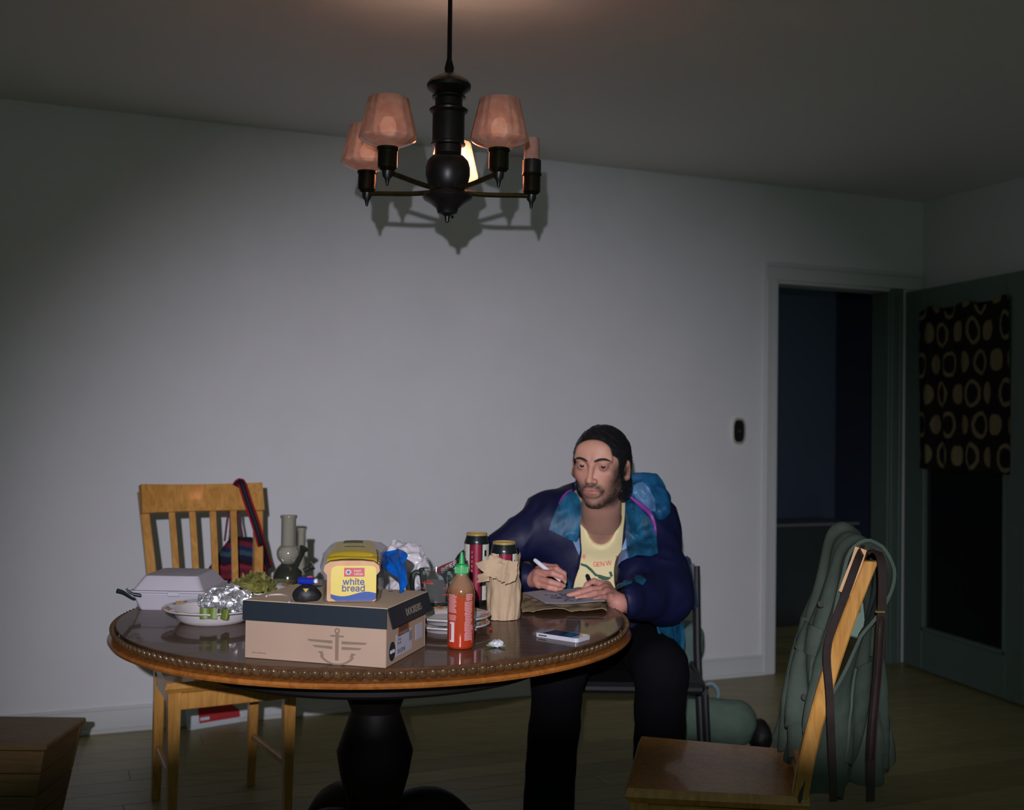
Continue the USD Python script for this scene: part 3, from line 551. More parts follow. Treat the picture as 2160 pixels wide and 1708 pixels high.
# anchor with wings, printed on the front
em = []
em.append(Point(0, 0.062).buffer(0.0058).difference(Point(0, 0.062).buffer(0.0028)))
em.append(Polygon([(-0.015, 0.050), (0.015, 0.050), (0.0135, 0.0535), (-0.0135, 0.0535)])); em.append(Polygon([(-0.0037, 0.004), (0.0037, 0.004), (0.0037, 0.057), (-0.0037, 0.057)]))
for s in (-1, 1):
    em.append(Polygon([(s * 0.010, 0.0365), (s * 0.060, 0.0385), (s * 0.064, 0.0425), (s * 0.010, 0.0425)])); em.append(Polygon([(s * 0.010, 0.0255), (s * 0.048, 0.0275), (s * 0.053, 0.0315), (s * 0.010, 0.0315)]))
arc = [(0.037 * math.cos(math.radians(a)), 0.029 + 0.031 * math.sin(math.radians(a))) for a in np.linspace(205, 335, 24)]
em.append(Polygon(arc + [(0.040 * math.cos(math.radians(a)), 0.026 + 0.027 * math.sin(math.radians(a)) - 0.004) for a in np.linspace(335, 205, 24)]))
for s in (-1, 1): em.append(Polygon([(s * 0.027, 0.010), (s * 0.041, 0.0185), (s * 0.031, 0.0205)]))
SB.part('anchor_emblem', flat(extr(unary_union([e.buffer(0) for e in em]), 0.0004), Bx(BW * 0.662, -0.0001, 0.004), bu, EZ), kprint)
SB.part('small_print', cat(*[flat(mv(txt(t, 0.0022), (0, 0, 0)), Bx(0.032, -0.0001, z), bu, EZ) for t, z in (('100% recycled board', 0.0115),)]), kprint)
rx = lambda v, z: Bx(BW + 0.0001, v, z)
SB.part('orange_label', flat(mv(bx((0, 0, 0), (0.062, 0.034, 0.0006)), (0, 0, 0)), rx(0.095, 0.066), bv, EZ), M('orange_print', C(170, 92, 40, 2.2), 0.6))
SB.part('label_window', flat(bx((0, 0, 0), (0.050, 0.022, 0.0010)), rx(0.093, 0.068), bv, EZ), M('brown_print', C(92, 66, 44, 2.2), 0.6))
wl = SB.part('white_label', flat(bx((0, 0, 0), (0.088, 0.044, 0.0006)), rx(0.098, 0.033), bv, EZ), M('label_white', C(190, 188, 200, 2.2), 0.5))
pk = M('label_ink', C(70, 70, 90, 2.2), 0.6)
rg = np.random.default_rng(3)
SB.part('barcode', cat(*[flat(bx((0.058 + 0.0022 * k - 0.055 + 0.014, 0.008, 0), (0.0006 + 0.0008 * rg.random(), 0.020, 0.0010)), rx(0.11, 0.032), bv, EZ) for k in range(8)]), pk, parent=wl)
SB.part('size_text', cat(flat(txt('STYLE', 0.004), rx(0.072, 0.043), bv, EZ), flat(txt('COLOR', 0.004), rx(0.071, 0.036), bv, EZ), flat(txt('10 1/2 M', 0.007, True), rx(0.082, 0.020), bv, EZ)), pk, parent=wl)
SB.part('round_sticker', flat(mv(trimesh.creation.cylinder(0.019, 0.0006, sections=40), s=(0.85, 1, 1)), rx(0.034, 0.026), bv, EZ), navy)
SB.part('sticker_text', flat(txt('men', 0.008, True, 0.0014), rx(0.034, 0.026), bv, EZ), M('label_white', C(190, 188, 200, 2.2), 0.5))
SB.part('white_sticker', flat(bx((0, 0, 0), (0.040, 0.032, 0.0006)), rx(0.185, 0.040), bv, EZ), M('label_white', C(190, 188, 200, 2.2), 0.5))
LT = TZ + HB + 0.0047          # top of the lid

# --- loaf of bread in its bag, on the lid
bf = atz(741, 1271, LT); bf = bf + EZ * 0
LX, LY = A3([0.995, 0.10, 0]), A3([-0.10, 0.995, 0.0])
def loaf_poly(g=0.0):
    return affinity.scale(Polygon([(-0.049, 0.004), (-0.046, 0.0), (0.046, 0.0), (0.049, 0.004), (0.049, 0.058), (0.056, 0.068), (0.054, 0.080), (0.044, 0.088), (0.020, 0.0905), (-0.020, 0.0905), (-0.044, 0.088), (-0.054, 0.080), (-0.056, 0.068), (-0.049, 0.058)]).buffer(g + 0.003).buffer(-0.003), 1.0, 0.9, origin=(0, 0))
B = Thing('bread_loaf', 'sliced white bread loaf in a clear bag with yellow labels on the shoe box', 'bread', bf)
def at_b(x, y, z): return bf + LX * x + LY * y + EZ * z
crust = M('bread_crust', C(214, 168, 122, 2.2), 0.75, var=0.16, vs=14, bump=0.2, bs=60)
crumb = M('bread_side', C(190, 158, 128, 2.2), 0.85, var=0.12, vs=25, bump=0.3, bs=120)
lp = loaf_poly(); ns_ = 16
for k in range(ns_):           # slices
    g = extr(lp.buffer(-0.0006 * (k % 3)), 0.0125, 0.0); v = np.array(g.vertices)
    g.vertices = np.stack([v[:, 0] + 0.0008 * math.sin(k * 2.1), v[:, 2], v[:, 1]], 1); g.invert()
    B.part('slice', frame(g, at_b(0, 0.004 + k * 0.0135, 0.002), LX, LY, EZ), crust if k == 0 else crumb, smooth=25, label='end slice of the loaf' if k == 0 else None)
# printed film on the end and over the top
yel, blu, red_ = M('label_yellow', C(228, 204, 92, 2.2), 0.3, coat=0.4), M('label_blue', C(24, 72, 150, 2.2), 0.3, coat=0.4), M('label_red', C(190, 44, 44, 2.2), 0.35)
xs = np.linspace(-0.041, 0.049, 40); wave = 0.0165 - 0.005 * np.sin((xs + 0.041) / 0.090 * 2 * math.pi * 0.95) + 0.004 * (xs > 2)
body = Polygon([(-0.041, 0.008), (-0.030, 0.001), (0.040, 0.001), (0.049, 0.006), (0.049, 0.070), (0.046, 0.077), (0.038, 0.079), (-0.030, 0.079), (-0.038, 0.075), (-0.041, 0.067)])
low = body.intersection(Polygon(list(zip(xs, wave)) + [(0.06, -0.01), (-0.06, -0.01)])); hi_ = body.difference(low)
ins = lambda p, d: flat(extr(affinity.scale(p, 1.0, 0.9, origin=(0, 0)), 0.0007), at_b(0, -0.0015 - d, 0.003), LX, EZ)
lab = B.part('end_label', ins(hi_, 0), yel); B.part('blue_wave', ins(low, 0), blu, parent=lab)
B.part('brand_patch', ins(Polygon([(-0.014, 0.056), (0.0245, 0.056), (0.0245, 0.0735), (-0.014, 0.0735)]).buffer(0.001), 0.0006), red_, parent=lab)
wh = M('print_white', C(225, 215, 205, 2.2), 0.5); bt = M('print_blue', C(30, 62, 130, 2.2), 0.5)
B.part('brand_mark', ins(Point(-0.0065, 0.0648).buffer(0.0056).difference(unary_union([affinity.rotate(Polygon([(-0.0008, -0.0045), (0.0008, -0.0045), (0.0008, 0.0045), (-0.0008, 0.0045)]), a) for a in (0, 60, 120)]).buffer(0) if False else Point(0, 0).buffer(1e-6)), 0.0014), wh, parent=lab)
B.part('brand_star', ins(affinity.translate(unary_union([affinity.rotate(Polygon([(-0.0009, -0.0045), (0.0009, -0.0045), (0.0009, 0.0045), (-0.0009, 0.0045)]), a, origin=(0, 0)) for a in (0, 60, 120)]), -0.0065, 0.0648), 0.002), bt, parent=lab)
for t, z, x in (('best', 0.0683, 0.012), ('value', 0.0612, 0.013)): B.part('brand_text', flat(txt(t, 0.0052), at_b(x, -0.0030, z * 0.9 + 0.003), LX, EZ), wh, parent=lab)
def rnd(t, h, x, z, r): # rounded lower-case lettering
    return flat(txt(t, h, True), at_b(x, -0.0030, z * 0.9 + 0.003), LX, EZ)
B.part('white_text', rnd('white', 0.0125, 0.004, 0.0440, 0), bt, parent=lab); B.part('bread_text', rnd('bread', 0.0125, 0.004, 0.0293, 0), bt, parent=lab)
def over(x0, x1, y0, y1, dz, n=14): # a strip of film over the crown
    X_ = np.linspace(x0, x1, n); Y_ = np.linspace(y0, y1, 10); cz = np.interp(np.abs(X_), [0, 0.02, 0.044, 0.054, 0.057], [0.0835, 0.0830, 0.080, 0.074, 0.064])
    return fix(sheet(A3([[at_b(x * (1 - 1.2 * max(0, y - 0.01)), y, z + 0.004 + dz + 0.09 * max(0, y - 0.01) - (0.012 * max(0, 0.02 - y) / 0.02)) for y in Y_] for x, z in zip(X_, cz)]), 0.0008))
top = B.part('top_label', over(-0.050, 0.050, 0.004, 0.14, 0.0100), M('label_yellow_top', C(214, 184, 40, 2.2), 0.3, coat=0.4))
B.part('top_print', cat(over(-0.026, 0.020, 0.105, 0.135, 0.0112), over(-0.020, 0.024, 0.065, 0.075, 0.0112)), M('print_olive', C(110, 108, 70, 2.2), 0.5), parent=top)
# the clear bag: a loose skin, creased, gathered behind on the right
film = PANE('clear_film', (0.93, 0.93, 0.92), 1.25, 0.15, 0.12, C(205, 180, 150, 2.2), 0.3)
pts = A3(lp.buffer(0.006).exterior.coords)[:-1]; pts = pts[np.linspace(0, len(pts) - 1, 60).astype(int)]; rows = []
for y, k, sh in ((-0.004, 0.99, 0), (0.0, 1.0, 0), (0.03, 1.03, 0), (0.08, 1.03, 0), (0.13, 1.04, 0), (0.18, 1.04, 0.002), (0.215, 1.02, 0.004), (0.245, 0.85, 0.012), (0.27, 0.55, 0.025), (0.29, 0.30, 0.04), (0.305, 0.16, 0.05)):
    rows.append([at_b(q[0] * k + sh, y, 0.0015 + (q[1] - 0.04) * k + 0.04 * min(k, 1) + (0.006 if k < 0.9 else 0.003) + max(0, q[1] - 0.05) / 0.04 * 0.08 * min(max(0, y - 0.01), 0.12) * (k > 0.9)) for q in pts])
rows = A3(rows); nrm = (meshkit.fbm(rows * 55, 3)[..., None] - 0.5); cen = rows.mean(1, keepdims=True); rows += nrm * 0.012 * (rows - cen) / 0.05
rows[..., 2] = np.maximum(rows[..., 2], LT + 0.0008); rows = np.concatenate([rows, rows[:, :1]], 1)
gi, gj = np.meshgrid(np.arange(rows.shape[0] - 1), np.arange(rows.shape[1] - 1), indexing='ij'); ga = (gi * rows.shape[1] + gj).ravel(); gq = np.stack([ga, ga + 1, ga + rows.shape[1] + 1, ga + rows.shape[1]], 1)
B.part('bag', TM(rows.reshape(-1, 3), np.vstack([gq[:, [0, 1, 2]], gq[:, [0, 2, 3]]])), film, smooth=60)
tl_ = spline([at_b(0.045, 0.27, 0.050), at_b(0.080, 0.22, 0.055), at_b(0.098, 0.16, 0.052), at_b(0.104, 0.11, 0.036)], 14)
wd = np.linspace(-1, 1, 12); g = []
for i, p in enumerate(tl_):
    h = 0.016 + 0.030 * i / 13; g.append([p + EZ * (h * q) + LX * (0.008 * math.sin(q * 5 + i * 0.7)) + LY * (0.008 * math.cos(q * 4 - i * 0.5)) for q in wd])
g = A3(g); g[..., 2] = np.maximum(g[..., 2], LT + 0.002)
B.part('bag_tail', fix(sheet(g, 0.0008)), M('bag_blue', C(14, 104, 206, 2.35), 0.22, coat=0.6, var=0.35, vs=22), smooth=60)

# --- hot sauce bottle
sc = tb(970, 1371) + A3([0, 0.028, 0]); r = 0.0287
S_ = Thing('sauce_bottle', 'red hot sauce squeeze bottle with a green nozzle cap', 'bottle', sc)
prof = [(0, 0.0015), (0.022, 0.0), (0.0265, 0.002), (r, 0.007), (r, 0.118), (0.0275, 0.126), (0.0235, 0.137), (0.0170, 0.147), (0.0128, 0.152), (0.0120, 0.157), (0.0120, 0.160), (0, 0.160)]
S_.part('bottle', mv(lathe(prof, 48), sc), usdkit.material(stage, '/World/Looks/clear_plastic_red', {'tc': ('texture_coordinate', {}), 'p': ('principled_bsdf', dict(base_color=C(176, 58, 28, 2.25), roughness=0.12, coat_weight=0.8, coat_roughness=0.05)),
    'sx': ('separate_xyz', {}), 'nz': ('noise_texture', {'scale': 60, 'detail': 3.0}), 'ad': ('math', {'math_type': 'multiply_add', 'value2': 0.018}), 'rp': ('rgb_ramp', {'ramp': [(0.0, C(178, 52, 24, 2.25)), (0.119 / 0.18, C(176, 66, 28, 2.25)), (0.126 / 0.18, C(140, 80, 44, 2.25)), (0.140 / 0.18, C(150, 112, 84, 2.25)), (1, C(160, 120, 96, 2.25))]}), 'dv': ('math', {'math_type': 'multiply', 'value2': 1 / 0.18})},
    [('tc.object', 'sx.vector'), ('tc.object', 'nz.vector'), ('nz.fac', 'ad.value1'), ('sx.z', 'ad.value3'), ('ad.value', 'dv.value1'), ('dv.value', 'rp.fac'), ('rp.color', 'p.base_color')], surface='p.BSDF'), smooth=60)
grn = M('green_cap', C(52, 160, 84, 2.3), 0.42, spec=0.4)
capp = S_.part('cap', mv(cat(lathe([(0, 0.157), (0.0135, 0.157), (0.0142, 0.159), (0.0142, 0.1745), (0.0128, 0.177), (0.0075, 0.178), (0.0062, 0.181), (0.0048, 0.192), (0.0026, 0.203), (0, 0.204)], 40), *[bx((0.0142 * math.cos(a), 0.0142 * math.sin(a), 0.166), (0.0011, 0.0011, 0.013)) for a in np.linspace(0, 2 * math.pi, 36, endpoint=False)]), sc), grn, smooth=40)
pw = M('bottle_print', C(212, 150, 150, 2.25), 0.4); pww = M('bottle_print_white', C(225, 200, 205, 2.25), 0.4)
for z0, z1, a0, a1, step, ch in ((0.078, 0.116, -152, -106, 0.0030, 0.0020), (0.062, 0.074, -150, -106, 0.0030, 0.0018), (0.104, 0.116, -66, -30, 0.0036, 0.0026), (0.020, 0.101, -72, -32, 0.0033, 0.0022)):
    rows_ = []
    z = z0; q = 0
    while z < z1:
        rows_.append(patch(sc, r + 0.0002, a0 + 3 * (rg.random() < 0.3), a1 - 9 * rg.random() ** 2, z, z + ch, 0.0004, 8)); z += step
    S_.part('printed_text', cat(*rows_), pw)
S_.part('barcode_panel', patch(sc, r + 0.0002, -140, -116, 0.016, 0.058, 0.0005), pww)
S_.part('barcode', cat(*[patch(sc, r + 0.0008, -138 + 1.6 * k, -137.4 + 1.6 * k + 0.7 * rg.random(), 0.020, 0.054, 0.0003, 2) for k in range(5)]), M('bottle_red_ink', C(150, 60, 60, 2.25), 0.5))

# --- two tall cans
gold, can_dark = M('can_gold', (0.62, 0.44, 0.15), 0.3, 0.55), M('can_black', C(26, 34, 34, 2.8), 0.28, 0.3)
can_red, can_cream = M('can_red', C(128, 24, 50, 2.7), 0.28, 0.2, coat=0.3), M('can_cream', C(190, 190, 172, 2.8), 0.35)
def can(name, label, c, hgt=0.187, R_=0.0328, turn=0.0):
    K = Thing(name, label, 'can', c)
    K.part('can_body', mv(lathe([(0, 0.004), (0.022, 0.004), (0.025, 0.0), (0.028, 0.003), (R_, 0.014), (R_, hgt - 0.022), (R_ - 0.002, hgt - 0.016), (0.0275, hgt - 0.004), (0.0265, hgt - 0.002), (0, hgt - 0.002)], 44), c), can_dark)
    K.part('can_lid', mv(lathe([(0.0255, hgt - 0.006), (0.0277, hgt - 0.004), (0.0283, hgt + 0.0005), (0.0272, hgt + 0.002), (0.0255, hgt), (0.024, hgt - 0.004), (0, hgt - 0.004), (0, hgt - 0.006), (0.0255, hgt - 0.006)], 44), c), gold)
    K.part('pull_tab', mv(extr(Point(0, 0).buffer(0.007).union(Polygon([(-0.006, 0), (0.006, 0), (0.006, 0.014), (-0.006, 0.014)]).buffer(0.002)), 0.0012), c + A3([0, -0.003, hgt - 0.0035]), rz=0), M('aluminium', (0.7, 0.7, 0.72), 0.3, 0.7))
    K.part('red_panel', patch(c, R_ + 0.0002, -118 + turn, -66 + turn, 0.016, hgt - 0.026, 0.0005, 14), can_red)
    K.part('side_panel', patch(c, R_ + 0.0002, -172 + turn, -122 + turn, 0.016, hgt - 0.026, 0.0005, 14), can_cream); K.part('side_panel', patch(c, R_ + 0.0002, -60 + turn, -10 + turn, 0.016, hgt - 0.026, 0.0005, 14), can_cream)
    fig = [patch(c, R_ + 0.0008, a + turn, b + turn, z0, z1, 0.0003, 6) for a, b, z0, z1 in ((-160, -150, 0.122, 0.142), (-158, -145, 0.105, 0.124), (-152, -140, 0.060, 0.108), (-146, -136, 0.040, 0.070), (-50, -38, 0.130, 0.146), (-48, -34, 0.090, 0.118))]
    for f_ in fig: K.part('figure_print', f_, can_dark)
    for k in range(10): K.part('small_print', patch(c, R_ + 0.0008, -110 + turn, -107 + turn, 0.03 + 0.012 * k, 0.036 + 0.012 * k, 0.0003, 3), M('can_print_pale', C(170, 150, 140, 2.8), 0.4))
    return K
c1 = tb(1003, 1279) + A3([0, 0.032, 0]); can('tall_can', 'tall dark red drink can with a gold rim standing behind the sauce bottle', c1)
c2 = tb(1061, 1310) + A3([0, 0.037, 0]); can('tall_can', 'gold-rimmed tall can wrapped in a brown paper bag', c2, turn=10)
# its paper bag: a creased sleeve with twisted ears
na, nzb = 84, 40; an = np.linspace(0, 2 * np.pi, na, endpoint=False); zz = np.linspace(0, 0.150, nzb); A_, Z_ = np.meshgrid(an, zz, indexing='ij')
base_r = np.interp(Z_, [0, 0.012, 0.05, 0.085, 0.100, 0.112, 0.135, 0.150], [0.0375, 0.0395, 0.0425, 0.0425, 0.0385, 0.0370, 0.0385, 0.0400])
fold = meshkit.fbm(np.stack([np.cos(A_) * 3.5, np.sin(A_) * 3.5, Z_ * 16], -1), 4, 9) - 0.5
vert = 0.5 * (np.abs(2 * meshkit.noise(np.stack([np.cos(A_) * 7 + Z_ * 12, np.sin(A_) * 7, Z_ * 7], -1), 5) - 1) - 0.4)
rad = base_r + 0.008 * fold + 0.014 * vert * np.clip(1.3 - np.abs(Z_ - 0.04) / 0.09, 0.2, 1) + 0.007 * (Z_ > 0.105) * (np.abs(((A_ * 1.9 + Z_ * 30) % 1) - 0.5) - 0.25)
rad = np.maximum(rad, 0.0345); Zb = Z_ + (Z_ > 0.12) * 0.012 * np.sin(A_ * 3 + 2.0) + 0.004 * fold
Pg = np.stack([c2[0] + rad * np.cos(A_), c2[1] + rad * np.sin(A_), TZ + 0.0012 + np.maximum(Zb, 0)], -1); Pg = np.concatenate([Pg, Pg[:1]], 0)
kpaper = M('brown_paper', C(182, 158, 128, 2.62), 0.85, spec=0.15, var=0.07, vs=14, bump=0.25, bs=180)
PB = Thing('paper_bag', 'crumpled brown paper bag twisted around a tall can', 'paper bag', c2)
PB.part('sleeve', fix(sheet(Pg, 0.0008)), kpaper, smooth=22)
def ear(pts, n=9): # a folded, pointed flap
    a, b, c, d = map(A3, pts); u, v = np.meshgrid(np.linspace(0, 1, n), np.linspace(0, 1, n), indexing='ij'); g = (a[None, None] * ((1 - u) * (1 - v))[..., None] + b * (u * (1 - v))[..., None] + c * (u * v)[..., None] + d * ((1 - u) * v)[..., None])
    g = g + A3([0, -1, 0.3]) * (0.010 * (np.abs(u - 0.45) - 0.3))[..., None] + 0.008 * (meshkit.fbm(g * 90, 2)[..., None] - 0.5); return sheet(g, 0.0008)
Q = lambda px, py, d: aty(px, py, d)
PB.part('flap', ear([Q(1036, 1178, 2.62), Q(1003, 1187, 2.60), Q(1012, 1204, 2.61), Q(1034, 1212, 2.615)]), kpaper, smooth=20)
PB.part('flap', ear([Q(1034, 1205, 2.615), Q(1009, 1211, 2.60), Q(1007, 1228, 2.60), Q(1032, 1226, 2.62)]), kpaper, smooth=20)
PB.part('flap', ear([Q(1032, 1172, 2.615), Q(1072, 1182, 2.598), Q(1062, 1226, 2.592), Q(1028, 1214, 2.61)]), kpaper, smooth=20)
PB.part('flap', ear([Q(1060, 1178, 2.60), Q(1092, 1186, 2.62), Q(1090, 1218, 2.61), Q(1058, 1228, 2.592)]), kpaper, smooth=20)
PB.part('flap', ear([Q(1068, 1210, 2.60), Q(1092, 1208, 2.615), Q(1088, 1224, 2.605), Q(1066, 1232, 2.598)]), kpaper, smooth=20)

# --- glass measuring cup
mc = tb(917, 1281) + A3([0, 0.04, 0]); glassm = PANE('cup_glass', (0.80, 0.84, 0.82), 1.5, 0.04, 0.06, C(150, 150, 150, 2.8))
G = Thing('measuring_cup', 'glass measuring cup with red markings beside the sauce bottle', 'cup', mc)
ou = [(0, 0.0), (0.034, 0.0), (0.0375, 0.004), (0.041, 0.05), (0.0455, 0.088), (0.0475, 0.092), (0.0465, 0.0945), (0.0445, 0.0925)]
m = lathe(ou, 56); v = np.array(m.vertices); a = np.arctan2(v[:, 1], v[:, 0]); k = np.exp(-((a - 0.15) / 0.32) ** 2) * np.clip((v[:, 2] - 0.055) / 0.04, 0, 1); v[:, :2] *= (1 + 0.38 * k)[:, None]; v[:, 2] += 0.005 * k; m.vertices = v
G.part('glass', mv(m, mc), glassm, smooth=50)
hp = spline([mc + A3(p) for p in ((-0.041, 0.006, 0.082), (-0.060, 0.014, 0.080), (-0.066, 0.018, 0.055), (-0.060, 0.016, 0.026), (-0.038, 0.008, 0.020))], 22)
G.part('handle', tube(hp, 0.0065, 12), PANE('cup_handle_glass', (0.72, 0.78, 0.76), 1.5, 0.03, 0.10, C(120, 130, 128, 2.8)))
redp = M('cup_red', C(190, 60, 54, 2.8), 0.5)
for a0, a1, z, q in ((-150, -128, 0.060, 0.0418), (-124, -96, 0.060, 0.0418), (-150, -138, 0.046, 0.0405), (-62, -34, 0.030, 0.0395), (-60, -40, 0.048, 0.0408)): G.part('red_mark', patch(mc, q + 0.0006, a0, a1, z, z + 0.0028, 0.0005, 6), redp)
G.part('red_lettering', wraptext('CUPS', 0.007, mc, 0.0424, -116, 0.067), redp)

# --- plates
pl_w = M('plate_white', C(196, 192, 190, 2.6), 0.22, coat=0.5); pl_g = M('plate_band', C(130, 128, 130, 2.6), 0.3)
orr, pgr, pye = M('flower_orange', C(196, 128, 60, 2.6), 0.4), M('flower_leaf', C(104, 112, 72, 2.6), 0.4), M('flower_yellow', C(214, 178, 90, 2.6), 0.4)
def plate(label, c, R_, h=0.022, group=None, spin=0.0, flowers=8):
    K = Thing('plate', label, 'plate', c, 0, group)
    K.part('dish', mv(lathe([(0, 0.002), (R_ * 0.56, 0.002), (R_ * 0.60, 0.0), (R_ * 0.64, 0.002), (R_ * 0.72, 0.010), (R_ * 0.80, h - 0.006), (R_ * 0.98, h - 0.001), (R_, h), (R_ * 0.99, h + 0.002), (R_ * 0.78, h - 0.002), (R_ * 0.68, 0.011), (R_ * 0.6, 0.006), (0, 0.005)], 72), c), pl_w, smooth=40)
    K.part('rim_band', mv(lathe([(R_ * 0.985, h - 0.0028), (R_ + 0.0006, h - 0.0014), (R_ + 0.0004, h + 0.0004), (R_ * 0.985, h - 0.001), (R_ * 0.985, h - 0.0028)], 72), c), pl_g)
    rise = math.atan2(0.004, R_ * 0.22)
    for i in range(flowers):   # flowers printed round the rim
        a = spin + 2 * math.pi * i / flowers; ca, sa = math.cos(a), math.sin(a); o = c + A3([ca * R_ * 0.885, sa * R_ * 0.885, h + 0.0008])
        rx_, tx = A3([ca * math.cos(rise), sa * math.cos(rise), math.sin(rise)]), A3([-sa, ca, 0])
        petal = unary_union([affinity.rotate(affinity.translate(affinity.scale(Point(0, 0).buffer(0.006, 6), 1.0, 0.7), 0.0055, 0), 60 * q, origin=(0, 0)) for q in range(6)])
        fp = K.part('flower', flat(extr(petal, 0.0006), o, rx_, tx), pye if i % 2 else orr); K.part('flower_heart', flat(mv(extr(Point(0, 0).buffer(0.0034, 6), 0.0011)), o, rx_, tx), orr if i % 2 else M('flower_brown', C(140, 84, 40, 2.6), 0.4), parent=fp)
        lf_ = unary_union([affinity.translate(affinity.scale(Point(0, 0).buffer(0.006, 6), 0.5, 1.2), -0.001, s * 0.019) for s in (-1, 1)])
        K.part('leaf_print', flat(extr(lf_, 0.0005), o, rx_, tx), pgr, parent=fp)
    return K
p1 = atz(458, 1287, TZ + 0.022); p1 = A3([-0.704, 2.616, TZ]); plate('flower-rimmed white plate holding foil and lime pieces, front of the foam box', p1, 0.119, 0.034, spin=0.35)
p2 = atz(522, 1252, TZ + 0.022); p2 = A3([-0.672, 2.95, TZ]); plate('flower-rimmed white plate heaped with green salad, behind the foil plate', p2, 0.100, 0.026, spin=0.8)
p3 = atz(945, 1318, TZ + 0.01); p3 = A3([p3[0], p3[1], TZ]); plate('lower of the two small plates beside the sauce bottle', p3, 0.097, 0.018, flowers=6)
p4 = p3 + A3([0.004, 0.006, 0.0165]); plate('upper of the two small flower-rimmed plates beside the sauce bottle', p4, 0.094, 0.018, spin=1.92, flowers=6)
# food on the front plate
foil_m = M('crumpled_foil', (0.92, 0.93, 0.97), 0.30, 0.9)
fm = trimesh.creation.icosphere(4, 1.0); fm.apply_scale((0.062, 0.048, 0.030)); fm = crumple(mv(fm, p1 + A3([0.025, 0.022, 0.044])), 0.020, 60, 3); fm = crumple(fm, 0.006, 180, 8)
v = np.array(fm.vertices); v[:, 2] = np.maximum(v[:, 2], TZ + 0.0125); fm.vertices = v
solo('foil_wrap', fm, foil_m, 'crumpled aluminium foil on the front flowered plate', 'foil', smooth=8)
lime, limep = M('lime_peel', C(96, 116, 40, 2.6), 0.5, var=0.2, vs=60), M('lime_pulp', C(150, 156, 78, 2.6), 0.4, var=0.2, vs=120)
for i, (px, py, rz, nm) in enumerate(((433, 1293, 20, 'lime wedge nearest the rim of the foil plate, left one'), (453, 1293, -25, 'lime wedge on the foil plate, right one of the front pair'), (482, 1295, -60, 'lime wedge half under the foil on the front plate'))):
    o = aty(px, py, 2.515); K = Thing('lime_wedge', nm, 'lime', o - EZ * 0.012, 0, 'lime wedges on the foil plate')
    a = np.radians(np.linspace(-55, 55, 9)); poly = Polygon([(0, 0.0)] + [(0.021 * math.sin(q), 0.021 * math.cos(q)) for q in a])
    g = extr(poly, 0.024); g.apply_translation((0, 0, -0.012)); v = np.array(g.vertices); s_ = np.sqrt(np.clip(1 - (v[:, 2] / 0.0175) ** 2, 0.1, 1)); v[:, :2] *= s_[:, None]; g.vertices = v
    g2 = g.copy(); g2.apply_scale((1.06, 1.08, 1.0))
    K.part('peel', mv(g2, o, rx=8, rz=180 + rz), lime, smooth=40); K.part('pulp', mv(mv(g, (0, -0.0022, 0)), o, rx=8, rz=180 + rz), limep, smooth=40)
# salad on the back plate: one heap of torn leaves nobody could count
lv = []; rs = np.random.default_rng(11)
for k in range(150):
    a, q = rs.random() * 6.283, rs.random() ** 0.6 * 0.066; z = 0.012 + 0.045 * (1 - (q / 0.08) ** 2) * rs.random() + 0.006; L_, W_ = 0.012 + 0.018 * rs.random(), 0.006 + 0.007 * rs.random()
    g = sheet([[(x * L_, y * W_ * (1 - x * x * 0.8), 0.006 * math.sin(2.5 * x + k) + 0.004 * y * y) for y in (-1, 0, 1)] for x in np.linspace(-1, 1, 5)], 0.0012)
    lv.append(mv(mv(g, rx=rs.uniform(-70, 70), ry=rs.uniform(-60, 60), rz=rs.uniform(0, 360)), p2 + A3([q * math.cos(a) * 0.8 - 0.018, q * math.sin(a) * 0.8, z])))
cut = lambda m: TM(np.c_[np.array(m.vertices)[:, :2], np.maximum(np.array(m.vertices)[:, 2], TZ + 0.0085)], m.faces)
solo('salad', cut(cat(*lv)), M('salad_green', C(106, 104, 48, 3.0), 0.6, var=0.6, vs=26), 'wilted green salad leaves heaped on the rear flowered plate', 'salad', kind='stuff')
# --- foam take-away box with a fork in its seam
F0, F1 = tb(289, 1290), tb(404, 1291); fu = F1 - F0; fu /= np.linalg.norm(fu); fu = fu * math.cos(-0.06) + A3([-fu[1], fu[0], 0]) * math.sin(-0.06); fv = A3([-fu[1], fu[0], 0.0]); FW = 0.150; F0 = F0 + fu * -0.006 + A3([-fu[1], fu[0], 0.0]) * 0.03
foam = M('white_foam', C(178, 174, 182, 2.75), 0.7, spec=0.25, bump=0.15, bs=300, bd=0.001)
def fr(u0, u1, v0, v1, z): return [F0 + fu * u + fv * v + EZ * z for u, v in ((u0, v0), (u1, v0), (u1, v1), (u0, v1))]
def loft(rings, rr=0.012):
    out = []
    for (u0, u1, v0, v1, z) in rings:
        p = Polygon([(u0, v0), (u1, v0), (u1, v1), (u0, v1)]).buffer(-rr).buffer(rr, 6); c = A3(p.exterior.coords)[:-1]; c = c[np.argsort(np.arctan2(c[:, 1] - (v0 + v1) / 2, c[:, 0] - (u0 + u1) / 2))]; out.append(np.stack([F0 + fu * q[0] + fv * q[1] + EZ * z for q in c]))
    n = min(map(len, out)); out = A3([o[:n] for o in out]); k = len(out); v = np.vstack([out.reshape(-1, 3), out[0].mean(0), out[-1].mean(0)])
    i, j = np.meshgrid(np.arange(k - 1), np.arange(n), indexing='ij'); q = np.stack([i * n + j, i * n + (j + 1) % n, (i + 1) * n + (j + 1) % n, (i + 1) * n + j], -1).reshape(-1, 4); jj = np.arange(n)
    return fix(TM(v, np.vstack([q[:, [0, 1, 2]], q[:, [0, 2, 3]], np.stack([np.full(n, k * n), (jj + 1) % n, jj], 1), np.stack([np.full(n, k * n + 1), (k - 1) * n + jj, (k - 1) * n + (jj + 1) % n], 1)])))
